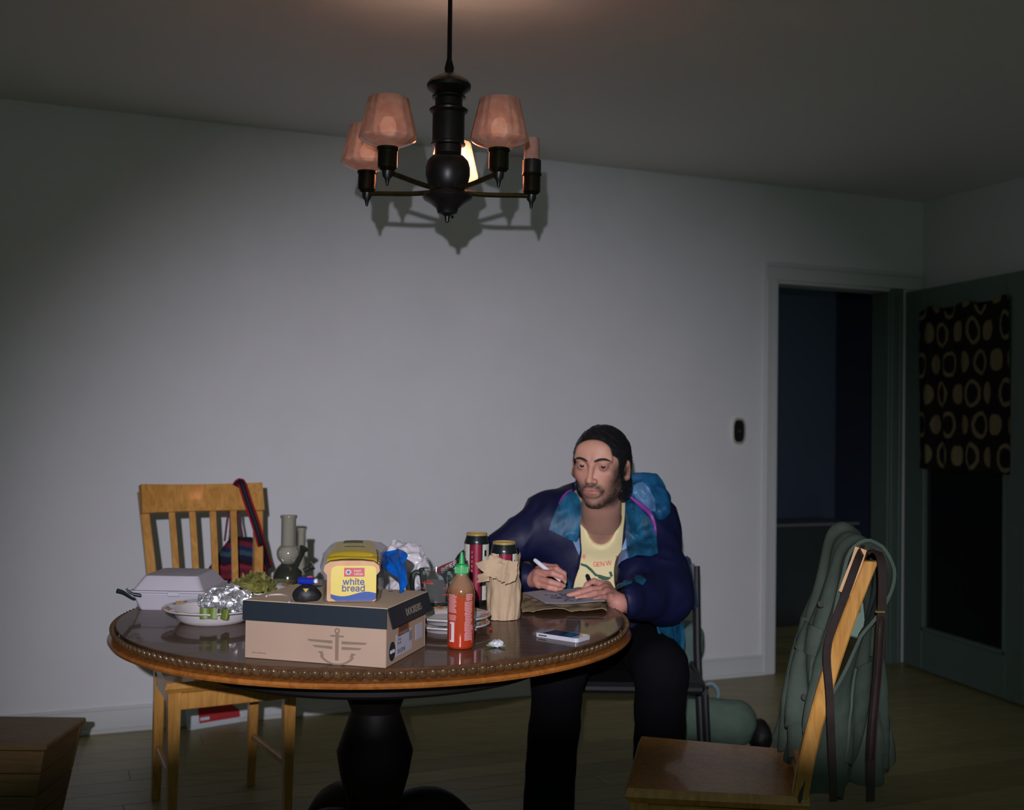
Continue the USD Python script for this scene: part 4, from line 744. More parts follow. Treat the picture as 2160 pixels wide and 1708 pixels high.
FB = Thing('takeout_box', 'closed white foam takeout box at the left end of the table', 'box', F0 + fu * FW / 2 + fv * 0.08)
t = 0.016
FB.part('tray', loft([(0, FW, 0, 0.165, 0), (-0.002, FW + 0.002, -0.002, 0.167, 0.003), (-t, FW + t, -t, 0.165 + t, 0.040), (-t - 0.006, FW + t + 0.006, -t - 0.006, 0.165 + t + 0.006, 0.041), (-t - 0.006, FW + t + 0.006, -t - 0.006, 0.165 + t + 0.006, 0.045)]), foam, smooth=30)
FB.part('lid', loft([(-t - 0.005, FW + t + 0.005, -t - 0.005, 0.165 + t + 0.006, 0.0460), (-t - 0.005, FW + t + 0.005, -t - 0.005, 0.165 + t + 0.006, 0.050), (-t + 0.002, FW + t - 0.002, -t + 0.002, 0.165 + t, 0.0515), (0.006, FW - 0.006, 0.008, 0.156, 0.083), (0.010, FW - 0.010, 0.012, 0.152, 0.085)]), foam, smooth=30)
FB.part('lock_tab', frame(bx((FW * 0.62, -t - 0.0065, 0.044), (0.03, 0.005, 0.012), 0.002), F0, fu, fv, EZ), foam)
fk = M('black_plastic', C(28, 42, 48, 2.8), 0.35)
FK = Thing('plastic_fork', 'black plastic fork sticking out of the left side of the foam box', 'fork', aty(262, 1252, 2.72))
a0, a1_ = aty(248, 1247, 2.66), aty(292, 1262, 2.765)
fp_ = spline([aty(247, 1246, 2.66), aty(258, 1249, 2.67), aty(270, 1256, 2.69), aty(284, 1264, 2.71)], 16)
FK.part('handle', tube(fp_, np.interp(np.linspace(0, 1, 16), [0, .2, 1], [0.006, 0.0055, 0.0035]), 10), fk)
PK = Thing('plastic_knife', 'slim dark plastic knife lying in the seam of the foam box above the fork', 'knife', aty(280, 1250, 2.68))
PK.part('handle', tube(spline([aty(267, 1241, 2.665), aty(274, 1249, 2.668), aty(284, 1253, 2.672), aty(296, 1255, 2.676)], 14), np.interp(np.linspace(0, 1, 14), [0, .3, 1], [0.0024, 0.0032, 0.004]), 10), fk)

# --- water pipe
wp = tb(607, 1231); smoke = usdkit.material(stage, '/World/Looks/smoky_glass', {'t': ('transparent_bsdf', {'color': (0.62, 0.64, 0.56)}), 'd': ('diffuse_bsdf', {'color': C(150, 148, 132, 3.2)}), 'x': ('mix_closure', {'fac': 0.5}), 'g': ('glossy_bsdf', {'roughness': 0.12, 'color': (1, 1, 1)}), 'f': ('fresnel', {'IOR': 1.5}), 'm': ('mix_closure', {})},
    [('t.BSDF', 'x.closure1'), ('d.BSDF', 'x.closure2'), ('x.closure', 'm.closure1'), ('g.BSDF', 'm.closure2'), ('f.fac', 'm.fac')], surface='m.closure')
dsm = M('dark_smoky_glass', C(38, 40, 34, 3.2), 0.15, coat=0.5)
Wp = Thing('water_pipe', 'smoky grey-green glass water pipe standing beside the striped bag', 'water pipe', wp)
Wp.part('tube', mv(lathe([(0.0205, 0.108), (0.0215, 0.110), (0.0215, 0.190), (0.0245, 0.194), (0.0250, 0.1985), (0.0235, 0.2005), (0.0205, 0.1985), (0.0190, 0.190), (0.0190, 0.108), (0.0205, 0.108)], 40), wp), smoke, smooth=50)
Wp.part('bulb', mv(lathe([(0.018, 0.060), (0.024, 0.066), (0.031, 0.075), (0.034, 0.087), (0.033, 0.098), (0.027, 0.108), (0.0215, 0.113), (0, 0.113)], 40), wp), smoke, smooth=50)
Wp.part('foot', mv(lathe([(0, 0), (0.045, 0), (0.047, 0.004), (0.043, 0.012), (0.044, 0.022), (0.040, 0.036), (0.030, 0.050), (0.020, 0.060), (0, 0.062)], 40), wp), dsm, smooth=50)
Wp.part('downstem', tube([wp + A3([0.018, -0.014, 0.035]), wp + A3([0.030, -0.020, 0.064]), wp + A3([0.044, -0.026, 0.094])], 0.0075, 12), dsm)
Wp.part('bowl', frame(lathe([(0, -0.004), (0.006, -0.004), (0.008, 0.004), (0.0135, 0.014), (0.0145, 0.020), (0.0115, 0.019), (0.006, 0.008), (0, 0.007)], 24), wp + A3([0.044, -0.026, 0.094]), A3([0.88, 0.1, -0.45]), A3([0, 1, 0]), A3([0.45, -0.2, 0.87])), dsm, smooth=40)
w2 = wp + A3([0.033, 0.024, 0.0])
Wp.part('side_tube', mv(lathe([(0, 0.02), (0.013, 0.024), (0.012, 0.034), (0.0105, 0.060), (0.0105, 0.148), (0.0125, 0.152), (0.0125, 0.160), (0.009, 0.160), (0.008, 0.148), (0.008, 0.06), (0, 0.05)], 28), w2), smoke, smooth=50)
Wp.part('side_knob', mv(mv(lathe([(0, 0), (0.007, 0), (0.008, 0.018), (0.012, 0.022), (0.013, 0.032), (0, 0.034)], 18), rx=-10, ry=58), w2 + A3([0.010, -0.008, 0.036])), dsm)
# ashtray beside the pipe
ao = tb(588, 1244); AT = Thing('ashtray', 'low olive glass ashtray in front of the water pipe', 'ashtray', ao)
AT.part('bowl', mv(lathe([(0, 0), (0.036, 0), (0.040, 0.004), (0.047, 0.020), (0.048, 0.024), (0.044, 0.025), (0.036, 0.010), (0, 0.008)], 32), ao), PANE('olive_glass', (0.62, 0.62, 0.45), 1.5, 0.05, 0.45, C(110, 108, 80, 3.0)))

# --- on the lid: black pouch, blue lighter, white cord
po = atz(646, 1268, LT); pm = trimesh.creation.icosphere(4, 1.0); v = np.array(pm.vertices); v *= A3([0.029, 0.024, 0.021]); v[:, 2] = np.maximum(v[:, 2], -0.012); v[:, :2] *= np.interp(v[:, 2], [-0.012, 0.0, 0.021], [1.0, 1.0, 0.85])[:, None]; pm.vertices = v; pm = crumple(pm, 0.0025, 60)
PO = Thing('black_pouch', 'small round black pouch with a yellow triangle on the shoe box lid', 'pouch', po)
PO.part('pouch', mv(pm, po + A3([0, 0.004, 0.0135])), M('black_nylon', (0.006, 0.006, 0.007), 0.6))
PO.part('yellow_triangle', flat(extr(Polygon([(-0.006, 0.004), (0.006, 0.004), (0, -0.004)]), 0.001), po + A3([0.002, -0.0165, 0.024]), A3([1, 0, 0]), A3([0, 0.35, 0.94])), M('badge_yellow', C(190, 160, 60, 2.2), 0.5))
lo = po + A3([0.002, 0.004, 0.0345]); LI = Thing('lighter', 'blue plastic lighter lying on top of the black pouch', 'lighter', lo)
LI.part('body', mv(mv(lathe([(0, -0.020), (0.006, -0.020), (0.0075, -0.018), (0.0075, 0.012), (0, 0.012)], 20), ry=90), lo + A3([0, 0, 0.006])), M('lighter_blue', C(24, 44, 160, 2.25), 0.12, coat=0.8))
LI.part('metal_hood', mv(bx((0.0165, 0, 0.006), (0.009, 0.010, 0.010), 0.002), lo), M('aluminium', (0.7, 0.7, 0.72), 0.3, 0.7))
LI.part('red_button', mv(bx((0.004, 0.0, 0.0142), (0.012, 0.006, 0.003), 0.001), lo), M('lighter_red', C(200, 60, 50, 2.2), 0.4)); 
co = [atz(px, py, LT + 0.002) for px, py in ((562, 1257), (575, 1254), (592, 1253.5), (604, 1256), (611, 1261), (614, 1267), (610, 1270))]
solo('white_cord', tube(spline(co, 30), 0.0019, 8), M('cord_white', C(200, 190, 180, 2.2), 0.5), 'short white cord curled on the lid of the shoe box', 'cord')
# --- crumpled white bag, snack bag
cb = aty(852, 1250, 3.00); cb[2] = TZ
m = trimesh.creation.icosphere(5, 1.0); v = np.array(m.vertices); v *= A3([0.070, 0.05, 0.078]); v[:, 0] *= np.interp(v[:, 2], [-0.075, 0.0, 0.05, 0.075], [0.62, 1.0, 1.05, 0.95]); m.vertices = v; m = crumple(mv(m, cb + A3([0, 0, 0.074])), 0.030, 22, 4, 2); m = crumple(m, 0.007, 60, 6, 1)
v = np.array(m.vertices); v[:, 2] = np.maximum(v[:, 2], TZ + 0.001); m.vertices = v
WBm = usdkit.material(stage, '/World/Looks/white_plastic_film', {'d': ('diffuse_bsdf', {'color': C(225, 222, 232, 2.95)}), 'tl': ('translucent_bsdf', {'color': (0.8, 0.8, 0.84)}), 'a': ('mix_closure', {'fac': 0.35}), 'g': ('glossy_bsdf', {'roughness': 0.25, 'color': (1, 1, 1)}), 'f': ('fresnel', {'IOR': 1.4}), 'm': ('mix_closure', {})},
    [('d.BSDF', 'a.closure1'), ('tl.BSDF', 'a.closure2'), ('a.closure', 'm.closure1'), ('g.BSDF', 'm.closure2'), ('f.fac', 'm.fac')], surface='m.closure')
solo('plastic_bag', m, WBm, 'crumpled white plastic bag standing behind the bread loaf', 'plastic bag', smooth=40)
nsb = 22; u, v_ = np.meshgrid(np.linspace(0, 1, nsb), np.linspace(0, 1, nsb), indexing='ij')
c00, c10, c11, c01 = Q(918, 1200, 3.13), Q(996, 1168, 3.12), Q(1044, 1268, 3.00), Q(972, 1284, 2.97)
g = c00 * ((1 - u) * (1 - v_))[..., None] + c10 * (u * (1 - v_))[..., None] + c11 * (u * v_)[..., None] + c01 * ((1 - u) * v_)[..., None]
g = g + A3([0, 0.2, 1.0]) * (0.03 * np.sin(np.pi * v_) * np.sin(np.pi * np.clip(u, 0, 1)))[..., None] + 0.022 * (meshkit.fbm(g * 26, 3)[..., None] - 0.5); g[..., 2] = np.maximum(g[..., 2], TZ + 0.004)
gm = fix(sheet(g, 0.004)); uv = np.stack([u, v_], -1).reshape(-1, 2); uv = np.vstack([uv, uv])
tcol = np.tile(A3(lin(24, 28, 28)), (len(uv), 1)); tcol[(uv[:, 1] < 0.16) & (uv[:, 0] < 0.5)] = A3(lin(150, 40, 52)); tcol[(np.abs(uv[:, 1] - 0.62) < 0.05)] = A3(lin(120, 30, 40))
SK = Thing('snack_bag', 'crumpled black and red snack bag with white print behind the sauce bottle', 'snack bag', g.reshape(-1, 3).min(0))
SK.part('wrapper', gm, TINT('snack_foil', 0.28, 0.5), col=tcol)
def on_grid(g, a, b): # point and axes on a grid surface
    i, j = int(a * (g.shape[0] - 2)), int(b * (g.shape[1] - 2)); x = g[i + 1, j] - g[i, j]; x /= np.linalg.norm(x); y = g[i, j] - g[i, j + 1]; y = y - x * (x @ y); y /= np.linalg.norm(y); return g[i, j], x, y
for t_, a, b, h in (('BEEF', 0.34, 0.22, 0.016), ('JERKY', 0.42, 0.42, 0.018), ('hot', 0.30, 0.80, 0.013)):
    o, x, y = on_grid(g, a, b); n_ = np.cross(x, y); SK.part('lettering', frame(txt(t_, h, True), o + n_ * 0.006, x, y, n_), M('snack_print', C(190, 190, 186, 3.0), 0.4))
# --- paper, brown bag under it, phone, scraps
def ground_sheet(poly, n, amp, sc, z, t, seed=0, edge=0.0):
    a, b, c, d = [atz(px, py, z) for px, py in poly]; u, v = np.meshgrid(np.linspace(0, 1, n), np.linspace(0, 1, n), indexing='ij')
    g = a * ((1 - u) * (1 - v))[..., None] + b * (u * (1 - v))[..., None] + c * (u * v)[..., None] + d * ((1 - u) * v)[..., None]
    nz1 = meshkit.fbm(g * sc, 3, seed); nz2 = meshkit.fbm(g * sc * 0.7 + 9, 2, seed + 3) - 0.5; ed = np.minimum(np.minimum(u, 1 - u), np.minimum(v, 1 - v)) < 0.06
    g[..., 2] += amp * (nz1 - 0.25).clip(0) * 1.6 ; g[..., :2] += (edge * nz2 * ed)[..., None]; return fix(sheet(g, t)), g
bagm, _ = ground_sheet([(1090, 1252), (1268, 1243), (1279, 1290), (1094, 1294)], 34, 0.016, 30, TZ + 0.003, 0.002, 2, 0.03)
solo('flat_paper_bag', bagm, M('brown_paper_flat', C(150, 130, 100, 2.4), 0.85, spec=0.15, var=0.08, vs=14, bump=0.3, bs=180), 'flattened brown paper bag lying under the white sheet', 'paper bag', smooth=25)
n = 30; a, b, c, d = [atz(px, py, TZ + 0.0225) for px, py in ((1102, 1250), (1240, 1238), (1277, 1269), (1150, 1272))]
u, v = np.meshgrid(np.linspace(0, 1, n), np.linspace(0, 1, n), indexing='ij'); pg = a * ((1 - u) * (1 - v))[..., None] + b * (u * (1 - v))[..., None] + c * (u * v)[..., None] + d * ((1 - u) * v)[..., None]; pg[..., 2] += 0.002 * np.sin(u * 5 + v * 3)
PP = Thing('drawing_paper', 'white sheet of paper with ink sketches under the hands of the man', 'paper', A3([*pg.reshape(-1, 3).mean(0)[:2], TZ + 0.02]))
PP.part('sheet', fix(sheet(pg, 0.001)), M('paper_white', C(214, 212, 226, 2.1), 0.6, spec=0.3))
sk = []
for q in range(16):
    t_ = np.linspace(0, 1, 14); cu, cv = 0.25 + 0.5 * rg.random(), 0.35 + 0.55 * rg.random(); uu_ = np.clip(cu + 0.10 * np.cos(t_ * 6 + q) * rg.random() + 0.10 * (t_ - 0.5), 0.03, 0.97); vv_ = np.clip(cv + 0.10 * np.sin(t_ * 5 + q * 2) * rg.random(), 0.03, 0.97)
    i, j = (uu_ * (n - 1)).astype(int), (vv_ * (n - 1)).astype(int); sk.append(tube(pg[i, j] + (uu_ * (n - 1) - i)[:, None] * (pg[np.minimum(i + 1, n - 1), j] - pg[i, j]) + EZ * 0.0009, 0.0007, 4))
PP.part('ink_sketch', cat(*sk), M('ink', (0.03, 0.03, 0.07), 0.6), kind='stuff')
pa, pb, pc_ = tb(1127, 1342), tb(1217, 1356), tb(1232, 1344); px_ = pb - pa; PLn = np.linalg.norm(px_); px_ /= PLn; py_ = A3([-px_[1], px_[0], 0])
PH = Thing('smartphone', 'white smartphone lying face up near the right edge of the table', 'phone', pa + px_ * 0.057 + py_ * 0.029)
def phb(u0, u1, v0, v1, z0, z1, rr): p = Polygon([(u0, v0), (u1, v0), (u1, v1), (u0, v1)]).buffer(-rr).buffer(rr, 6); return fix(frame(extr(p, z1 - z0, z0), pa, px_, py_, EZ))
PH.part('case', phb(0, 0.115, 0, 0.059, 0.0003, 0.0085, 0.009), M('phone_white', C(205, 205, 215, 2.3), 0.25, coat=0.4)); PH.part('glass_front', phb(0.0012, 0.1138, 0.0012, 0.0578, 0.0085, 0.0093, 0.008), M('phone_face', C(200, 200, 208, 2.3), 0.12, coat=0.6))
PH.part('screen', phb(0.020, 0.096, 0.0045, 0.0545, 0.0093, 0.0095, 0.001), M('phone_screen', (0.006, 0.007, 0.012), 0.06)); PH.part('home_button', phb(0.1015, 0.1095, 0.0255, 0.0335, 0.0093, 0.0096, 0.0038), M('phone_button', C(150, 150, 156, 2.3), 0.3))
PH.part('side_keys', phb(0.012, 0.034, -0.0006, 0.0004, 0.0035, 0.006, 0.0004), M('phone_key', C(60, 60, 66, 2.3), 0.35)); PH.part('earpiece', phb(0.0085, 0.0100, 0.0245, 0.0345, 0.0093, 0.0096, 0.0006), M('phone_key', C(60, 60, 66, 2.3), 0.35))
cw = tb(1046, 1364); m = trimesh.creation.icosphere(3, 1.0); m.apply_scale((0.015, 0.010, 0.007)); m = crumple(mv(m, cw + A3([0, 0, 0.007])), 0.006, 120, 5)
v = np.array(m.vertices); v[:, 2] = np.maximum(v[:, 2], TZ + 0.0003); m.vertices = v
WR = Thing('candy_wrapper', 'tiny white and green wrapper scrap between the sauce bottle and the phone', 'wrapper', cw)
WR.part('foil', m, M('wrapper_white', C(200, 205, 210, 2.35), 0.3), smooth=20)
WR.part('green_edge', fix(sheet([[cw + A3([x, y - 0.006, 0.001 + 0.003 * abs(x) / 0.02 + 0.004 * (y / 0.01) ** 2]) for y in np.linspace(-0.006, 0.006, 4)] for x in np.linspace(-0.020, 0.020, 9)], 0.0008)), M('wrapper_green', C(96, 150, 70, 2.35), 0.4))
solo('red_crumb', crumple(mv(trimesh.creation.icosphere(2, 0.0042), tb(1035, 1329) + A3([0, 0, 0.0036])), 0.002, 200), M('sauce_red', C(150, 36, 24, 2.5), 0.4), 'small red scrap on the bare table in front of the paper bag', 'scrap')
# ---------------------------------------------------------------- the man at the table
Q = lambda px, py, d: aty(px, py, d)
MAN = Thing('person', 'person with dark hair and stubble writing at the table in a navy and teal jacket', 'person', (0.33, 3.55, 0.0))
HC = Q(1266, 986, 3.10)
yaw, rollh, pitch = 21, 1.5, 6
HR = rot3([0, 0, 1], -yaw) @ rot3([0, 1, 0], rollh) @ rot3([1, 0, 0], pitch)     # columns: the head's own axes in the world
def hl(p): return (p - HC) @ HR
def hw(p): return HC + A3(p, float) @ HR.T
def sphere(q, c, r): return np.linalg.norm(q - A3(c, float), axis=1) - r
def head_local(q):
    ax = np.abs(q[:, 0]); m = np.stack([ax, q[:, 1], q[:, 2]], 1)          # mirrored
    d = ell(q, (0, 0.020, 0.026), (0.0715, 0.090, 0.084))
    d = smin(d, ell(q, (0, -0.018, -0.012), (0.0590, 0.066, 0.086)), 0.020)
    d = smin(d, cap(m, (0.045, 0.014, -0.046), (0.014, -0.050, -0.088), 0.0195, 0.0150), 0.018)
    d = smin(d, ell(q, (0, -0.058, -0.0900), (0.0190, 0.018, 0.0150)), 0.016)
    d = smin(d, sphere(m, (0.044, -0.050, -0.008), 0.0205), 0.020)
    d = smin(d, cap(m, (0.010, -0.0785, 0.0330), (0.045, -0.0650, 0.0340), 0.0110, 0.0095), 0.012)
    d = smin(d, ell(q, (0, -0.066, 0.055), (0.05, 0.022, 0.032)), 0.02)
    d = smax(d, -ell(m, (0.0315, -0.096, 0.0150), (0.0185, 0.020, 0.0110)), 0.012)
    d = smin(d, cap(q, (0, -0.0820, 0.026), (0, -0.1040, -0.0215), 0.0068, 0.0092), 0.010)       # nose
    d = smin(d, ell(m, (0.0105, -0.0915, -0.0255), (0.0080, 0.0100, 0.0068)), 0.007)
    d = smax(d, -ell(m, (0.0060, -0.0985, -0.0340), (0.0038, 0.0050, 0.0036)), 0.003)
    d = smin(d, ell(q, (0, -0.0770, -0.053), (0.029, 0.014, 0.020)), 0.016)                         # muzzle
    d = smin(d, ell(m, (0.0090, -0.0905, -0.0495), (0.0115, 0.0046, 0.0031)), 0.005)                # lips
    d = smin(d, ell(q, (0, -0.0895, -0.0580), (0.0150, 0.0050, 0.0038)), 0.005)
    d = smax(d, -ell(q, (0, -0.0965, -0.0535), (0.021, 0.0068, 0.0009)), 0.003)
    lids = smax(sphere(m, (0.0310, -0.0722, 0.0150), 0.0136), -ell(m, (0.0310, -0.0870, 0.0140), (0.0120, 0.010, 0.0038)), 0.0015)
    d = smin(d, lids, 0.005)
    er = rot3([0, 0, 1], 30)
    e = ell(m, (0.0775, 0.012, -0.004), (0.0085, 0.0200, 0.0275), er); e = smax(e, -ell(m, (0.0860, 0.004, -0.002), (0.0065, 0.0115, 0.0170), er), 0.004)
    e = smin(e, sphere(m, (0.0745, 0.002, -0.026), 0.0080), 0.008); d = smin(d, e, 0.006)
    return d
NB_ = Q(1268, 1100, 3.22)      # base of the neck
def neckf(p): return cap(p, hw((0, 0.022, -0.055)), NB_ + A3([0.0, 0.03, -0.02]), 0.055, 0.062)
CH, PE = A3([0.272, 3.36, 0.86]), A3([0.325, 3.62, 0.56])
SHR, SHL = A3([0.100, 3.30, 0.945]), A3([0.430, 3.33, 0.945])
ELR, WRR = A3([-0.105, 3.23, 0.812]), Q(1116, 1222, 3.06)
ELL_, WRL = A3([0.455, 3.12, 0.725]), Q(1304, 1272, 2.92)
def torso(p, g=0.0):
    d = ell(p, CH, (0.175 + g, 0.115 + g, 0.19 + g), rot3([1, 0, 0], -25)); d = smin(d, ell(p, (CH + PE) / 2 + A3([0, 0.02, -0.02]), (0.155 + g, 0.115 + g, 0.17 + g), rot3([1, 0, 0], -25)), 0.08)
    d = smin(d, ell(p, PE, (0.165 + g, 0.13 + g, 0.12 + g)), 0.08); return smin(d, cap(p, SHR + A3([0.03, 0, -0.01]), SHL + A3([-0.03, 0, -0.01]), 0.062 + g), 0.07)
KL, KR, AL, AR_ = A3([0.43, 3.10, 0.555]), A3([0.14, 3.06, 0.565]), A3([0.44, 3.20, 0.09]), A3([0.12, 3.24, 0.09])
HPL, HPR = PE + A3([0.09, 0, 0]), PE + A3([-0.09, 0, 0])
def legs(p, g=0.0, f=0.0):
    d = 1e9
    for h, k, a in ((HPL, KL, AL), (HPR, KR, AR_)): d = smin(smin(d, cap(p, h, k, 0.082 + g, 0.06 + g), 0.02), cap(p, k, a, 0.056 + g, 0.038 + g + f), 0.03)
    return d
def bodyf(p):
    d = smin(smin(torso(p), neckf(p), 0.05), legs(p), 0.04)
    for s, e, w_ in ((SHR, ELR, WRR), (SHL, ELL_, WRL)): d = smin(d, smin(cap(p, s, e, 0.048, 0.036), cap(p, e, w_, 0.036, 0.024), 0.02), 0.03)
    return d
# hands: chains of joints, radii per joint
RH = dict(palm=[(WRR, 0.024), (Q(1142, 1203, 3.045), 0.0135), (Q(1136, 1211, 3.02), 0.013), (Q(1134, 1221, 3.005), 0.0125), (Q(1138, 1231, 3.0), 0.012)],
          fingers=[[Q(1144, 1201, 3.04), Q(1174, 1200, 2.995), Q(1189, 1210, 2.985), Q(1191, 1223, 2.988)], [Q(1136, 1208, 3.015), Q(1166, 1209, 2.972), Q(1184, 1216, 2.966), Q(1191, 1226, 2.972)],
                   [Q(1134, 1220, 3.0), Q(1161, 1227, 2.962), Q(1178, 1232, 2.958), Q(1189, 1235, 2.965)], [Q(1138, 1231, 2.998), Q(1158, 1239, 2.968), Q(1172, 1242, 2.963), Q(1184, 1241, 2.968)]],
          thumb=[Q(1122, 1212, 3.07), Q(1146, 1195, 3.085), Q(1172, 1197, 3.06), Q(1188, 1212, 3.015)])
LH = dict(palm=[(WRL, 0.025), (Q(1279, 1236, 2.985), 0.0135), (Q(1276, 1243, 2.955), 0.013), (Q(1280, 1251, 2.93), 0.0125), (Q(1287, 1261, 2.905), 0.012)],
          fingers=[[Q(1279, 1235, 2.98), Q(1253, 1226, 2.965), Q(1239, 1233, 2.955), Q(1232, 1243, 2.955)], [Q(1276, 1242, 2.955), Q(1246, 1243, 2.94), Q(1222, 1250, 2.93), Q(1199, 1256, 2.926)],
                   [Q(1280, 1250, 2.93), Q(1255, 1251, 2.908), Q(1236, 1257, 2.895), Q(1217, 1261, 2.887)], [Q(1287, 1260, 2.905), Q(1274, 1259, 2.885), Q(1264, 1262, 2.872), Q(1254, 1265, 2.862)]],
          thumb=[Q(1292, 1252, 2.99), Q(1274, 1238, 3.02), Q(1258, 1236, 3.015), Q(1244, 1241, 2.995)])
def handf(Hd):
    def f(p):
        w_, mc_ = Hd['palm'][0], Hd['palm'][1:]; d = 1e9
        for c, r in mc_: d = smin(d, cap(p, w_[0], c, w_[1] * 0.82, r), 0.010)
        for a, b in zip(mc_[:-1], mc_[1:]): d = smin(d, cap(p, a[0], b[0], a[1], b[1]), 0.008)
        th = Hd['thumb']; d = smin(d, smin(cap(p, th[0], th[1], 0.014, 0.0105), smin(cap(p, th[1], th[2], 0.0105, 0.0095), cap(p, th[2], th[3], 0.0095, 0.0075), 0.004), 0.006), 0.010)
        out = d
        for i, ch in enumerate(Hd['fingers']):
            s = (1.0, 1.03, 0.97, 0.86)[i]; k = smin(cap(p, ch[0], ch[1], 0.0105 * s, 0.0088 * s), smin(cap(p, ch[1], ch[2], 0.0088 * s, 0.0080 * s), cap(p, ch[2], ch[3], 0.0080 * s, 0.0066 * s), 0.003), 0.003)
            out = np.minimum(out, k) if i < 0 else smin(out, k, 0.0045)
        return out
    return f
def bb(pts, m): pts = A3(pts); return pts.min(0) - m, pts.max(0) + m
h1 = nets(lambda p: smin(head_local(hl(p)), neckf(p), 0.022), HC - A3([0.12, 0.15, 0.20]), HC + A3([0.12, 0.20, 0.15]), 0.0026)
h2 = nets(lambda p: bodyf(p), A3([-0.2, 2.9, 0.02]), A3([0.62, 3.82, 1.06]), 0.011)
hs = []
for Hd, el in ((RH, ELR), (LH, ELL_)):
    allp = [c for c, _ in Hd['palm']] + Hd['thumb'] + sum(Hd['fingers'], []); lo, hi = bb(allp, 0.05); f_ = handf(Hd); w_ = Hd['palm'][0][0]
    hs.append(nets(lambda p: smin(f_(p), cap(p, w_, w_ + (el - w_) * 0.3, 0.0235, 0.028), 0.012), lo, hi, 0.0022))
body = cat(h1, h2, *hs)
v = np.array(body.vertices); q = hl(v); ax = np.abs(q[:, 0]); n_ = len(v)
skin = np.tile(A3(C(172, 128, 108, 3.1)), (n_, 1)) * (1 + 0.22 * (meshkit.fbm(v * 60, 4)[:, None] - 0.5))
def blend(col, w): global skin; w = np.clip(w, 0, 1)[:, None]; skin = skin * (1 - w) + A3(col) * w
sm = lambda x, a, b: np.clip((x - a) / (b - a), 0, 1)
ishead = np.arange(n_) < len(h1.vertices)
fr_ = ishead * (q[:, 1] < 0.03)
blend(C(140, 88, 78, 3.1), 0.65 * np.exp(-(((ax - 0.031) / 0.020) ** 2 + ((q[:, 2] - 0.013) / 0.0125) ** 2)) * (q[:, 1] < -0.045) * ishead)
blend(C(186, 122, 108, 3.1), 0.45 * np.exp(-(((ax - 0.040) / 0.020) ** 2 + ((q[:, 2] + 0.020) / 0.018) ** 2)) * (q[:, 1] < -0.03) * ishead)
blend(C(182, 120, 102, 3.1), 0.4 * np.exp(-((ax / 0.014) ** 2 + ((q[:, 2] + 0.020) / 0.014) ** 2)) * (q[:, 1] < -0.08) * ishead)
def linew(pts, w_): # closeness to a line on the (mirrored) face
    d = np.full(n_, 1e9); P_ = A3(pts); xy = np.stack([ax, q[:, 2]], 1)
    for a, b in zip(P_[:-1], P_[1:]): t_ = np.clip(((xy - a) @ (b - a)) / ((b - a) @ (b - a)), 0, 1); d = np.minimum(d, np.linalg.norm(xy - a - t_[:, None] * (b - a), axis=1))
    return np.exp(-(d / w_) ** 2)
stub = 1.0 * linew([(0.068, -0.004), (0.064, -0.035), (0.052, -0.068), (0.030, -0.094), (0.0, -0.105)], 0.021)
stub = np.maximum(stub, 1.0 * linew([(0.0, -0.0400), (0.010, -0.0385), (0.021, -0.0440), (0.0275, -0.0560)], 0.0070) * (q[:, 1] < -0.05))
stub = np.maximum(stub, 0.60 * linew([(0.0275, -0.056), (0.028, -0.072), (0.020, -0.088)], 0.009)); stub = np.maximum(stub, 0.5 * np.exp(-(ax / 0.007) ** 2 - ((q[:, 2] + 0.0675) / 0.005) ** 2) * (q[:, 1] < -0.05))
stub = np.maximum(stub, 0.45 * sm(-q[:, 2], 0.045, 0.075) * (q[:, 1] < 0.0)); stub = np.maximum(stub, 0.30 * sm(ax, 0.040, 0.055) * sm(-q[:, 2], 0.01, 0.05)) * (1 - sm(-q[:, 2], 0.112, 0.135))
stub *= 0.92 + 0.5 * (meshkit.fbm(v * 230, 2) - 0.45)
lip = np.exp(-(((ax) / 0.0195) ** 4 + ((q[:, 2] + 0.0540) / 0.0072) ** 4)) * (q[:, 1] < -0.07)
blend(C(34, 31, 27, 3.1), 0.95 * stub * fr_ * (1 - lip))
blend(C(150, 88, 82, 3.1), 0.9 * lip * ishead)
blend(C(128, 98, 84, 3.1), 0.5 * sm(-q[:, 2], 0.110, 0.15) * ishead)
blend(C(100, 80, 70, 3.1), 0.5 * np.exp(-((v[:, 0] - 0.262) / 0.04) ** 2) * sm(-(v[:, 2] - 0.940), 0, 0.03) * (0.5 + meshkit.fbm(v * 200, 2)))
blend(C(178, 118, 108, 3.0), 0.5 * (np.arange(n_) >= len(h1.vertices) + len(h2.vertices)))
MAN.part('body', body, TINT('skin', 0.52, 0.3, bump=0.12, bs=260, bd=0.0008), col=skin)
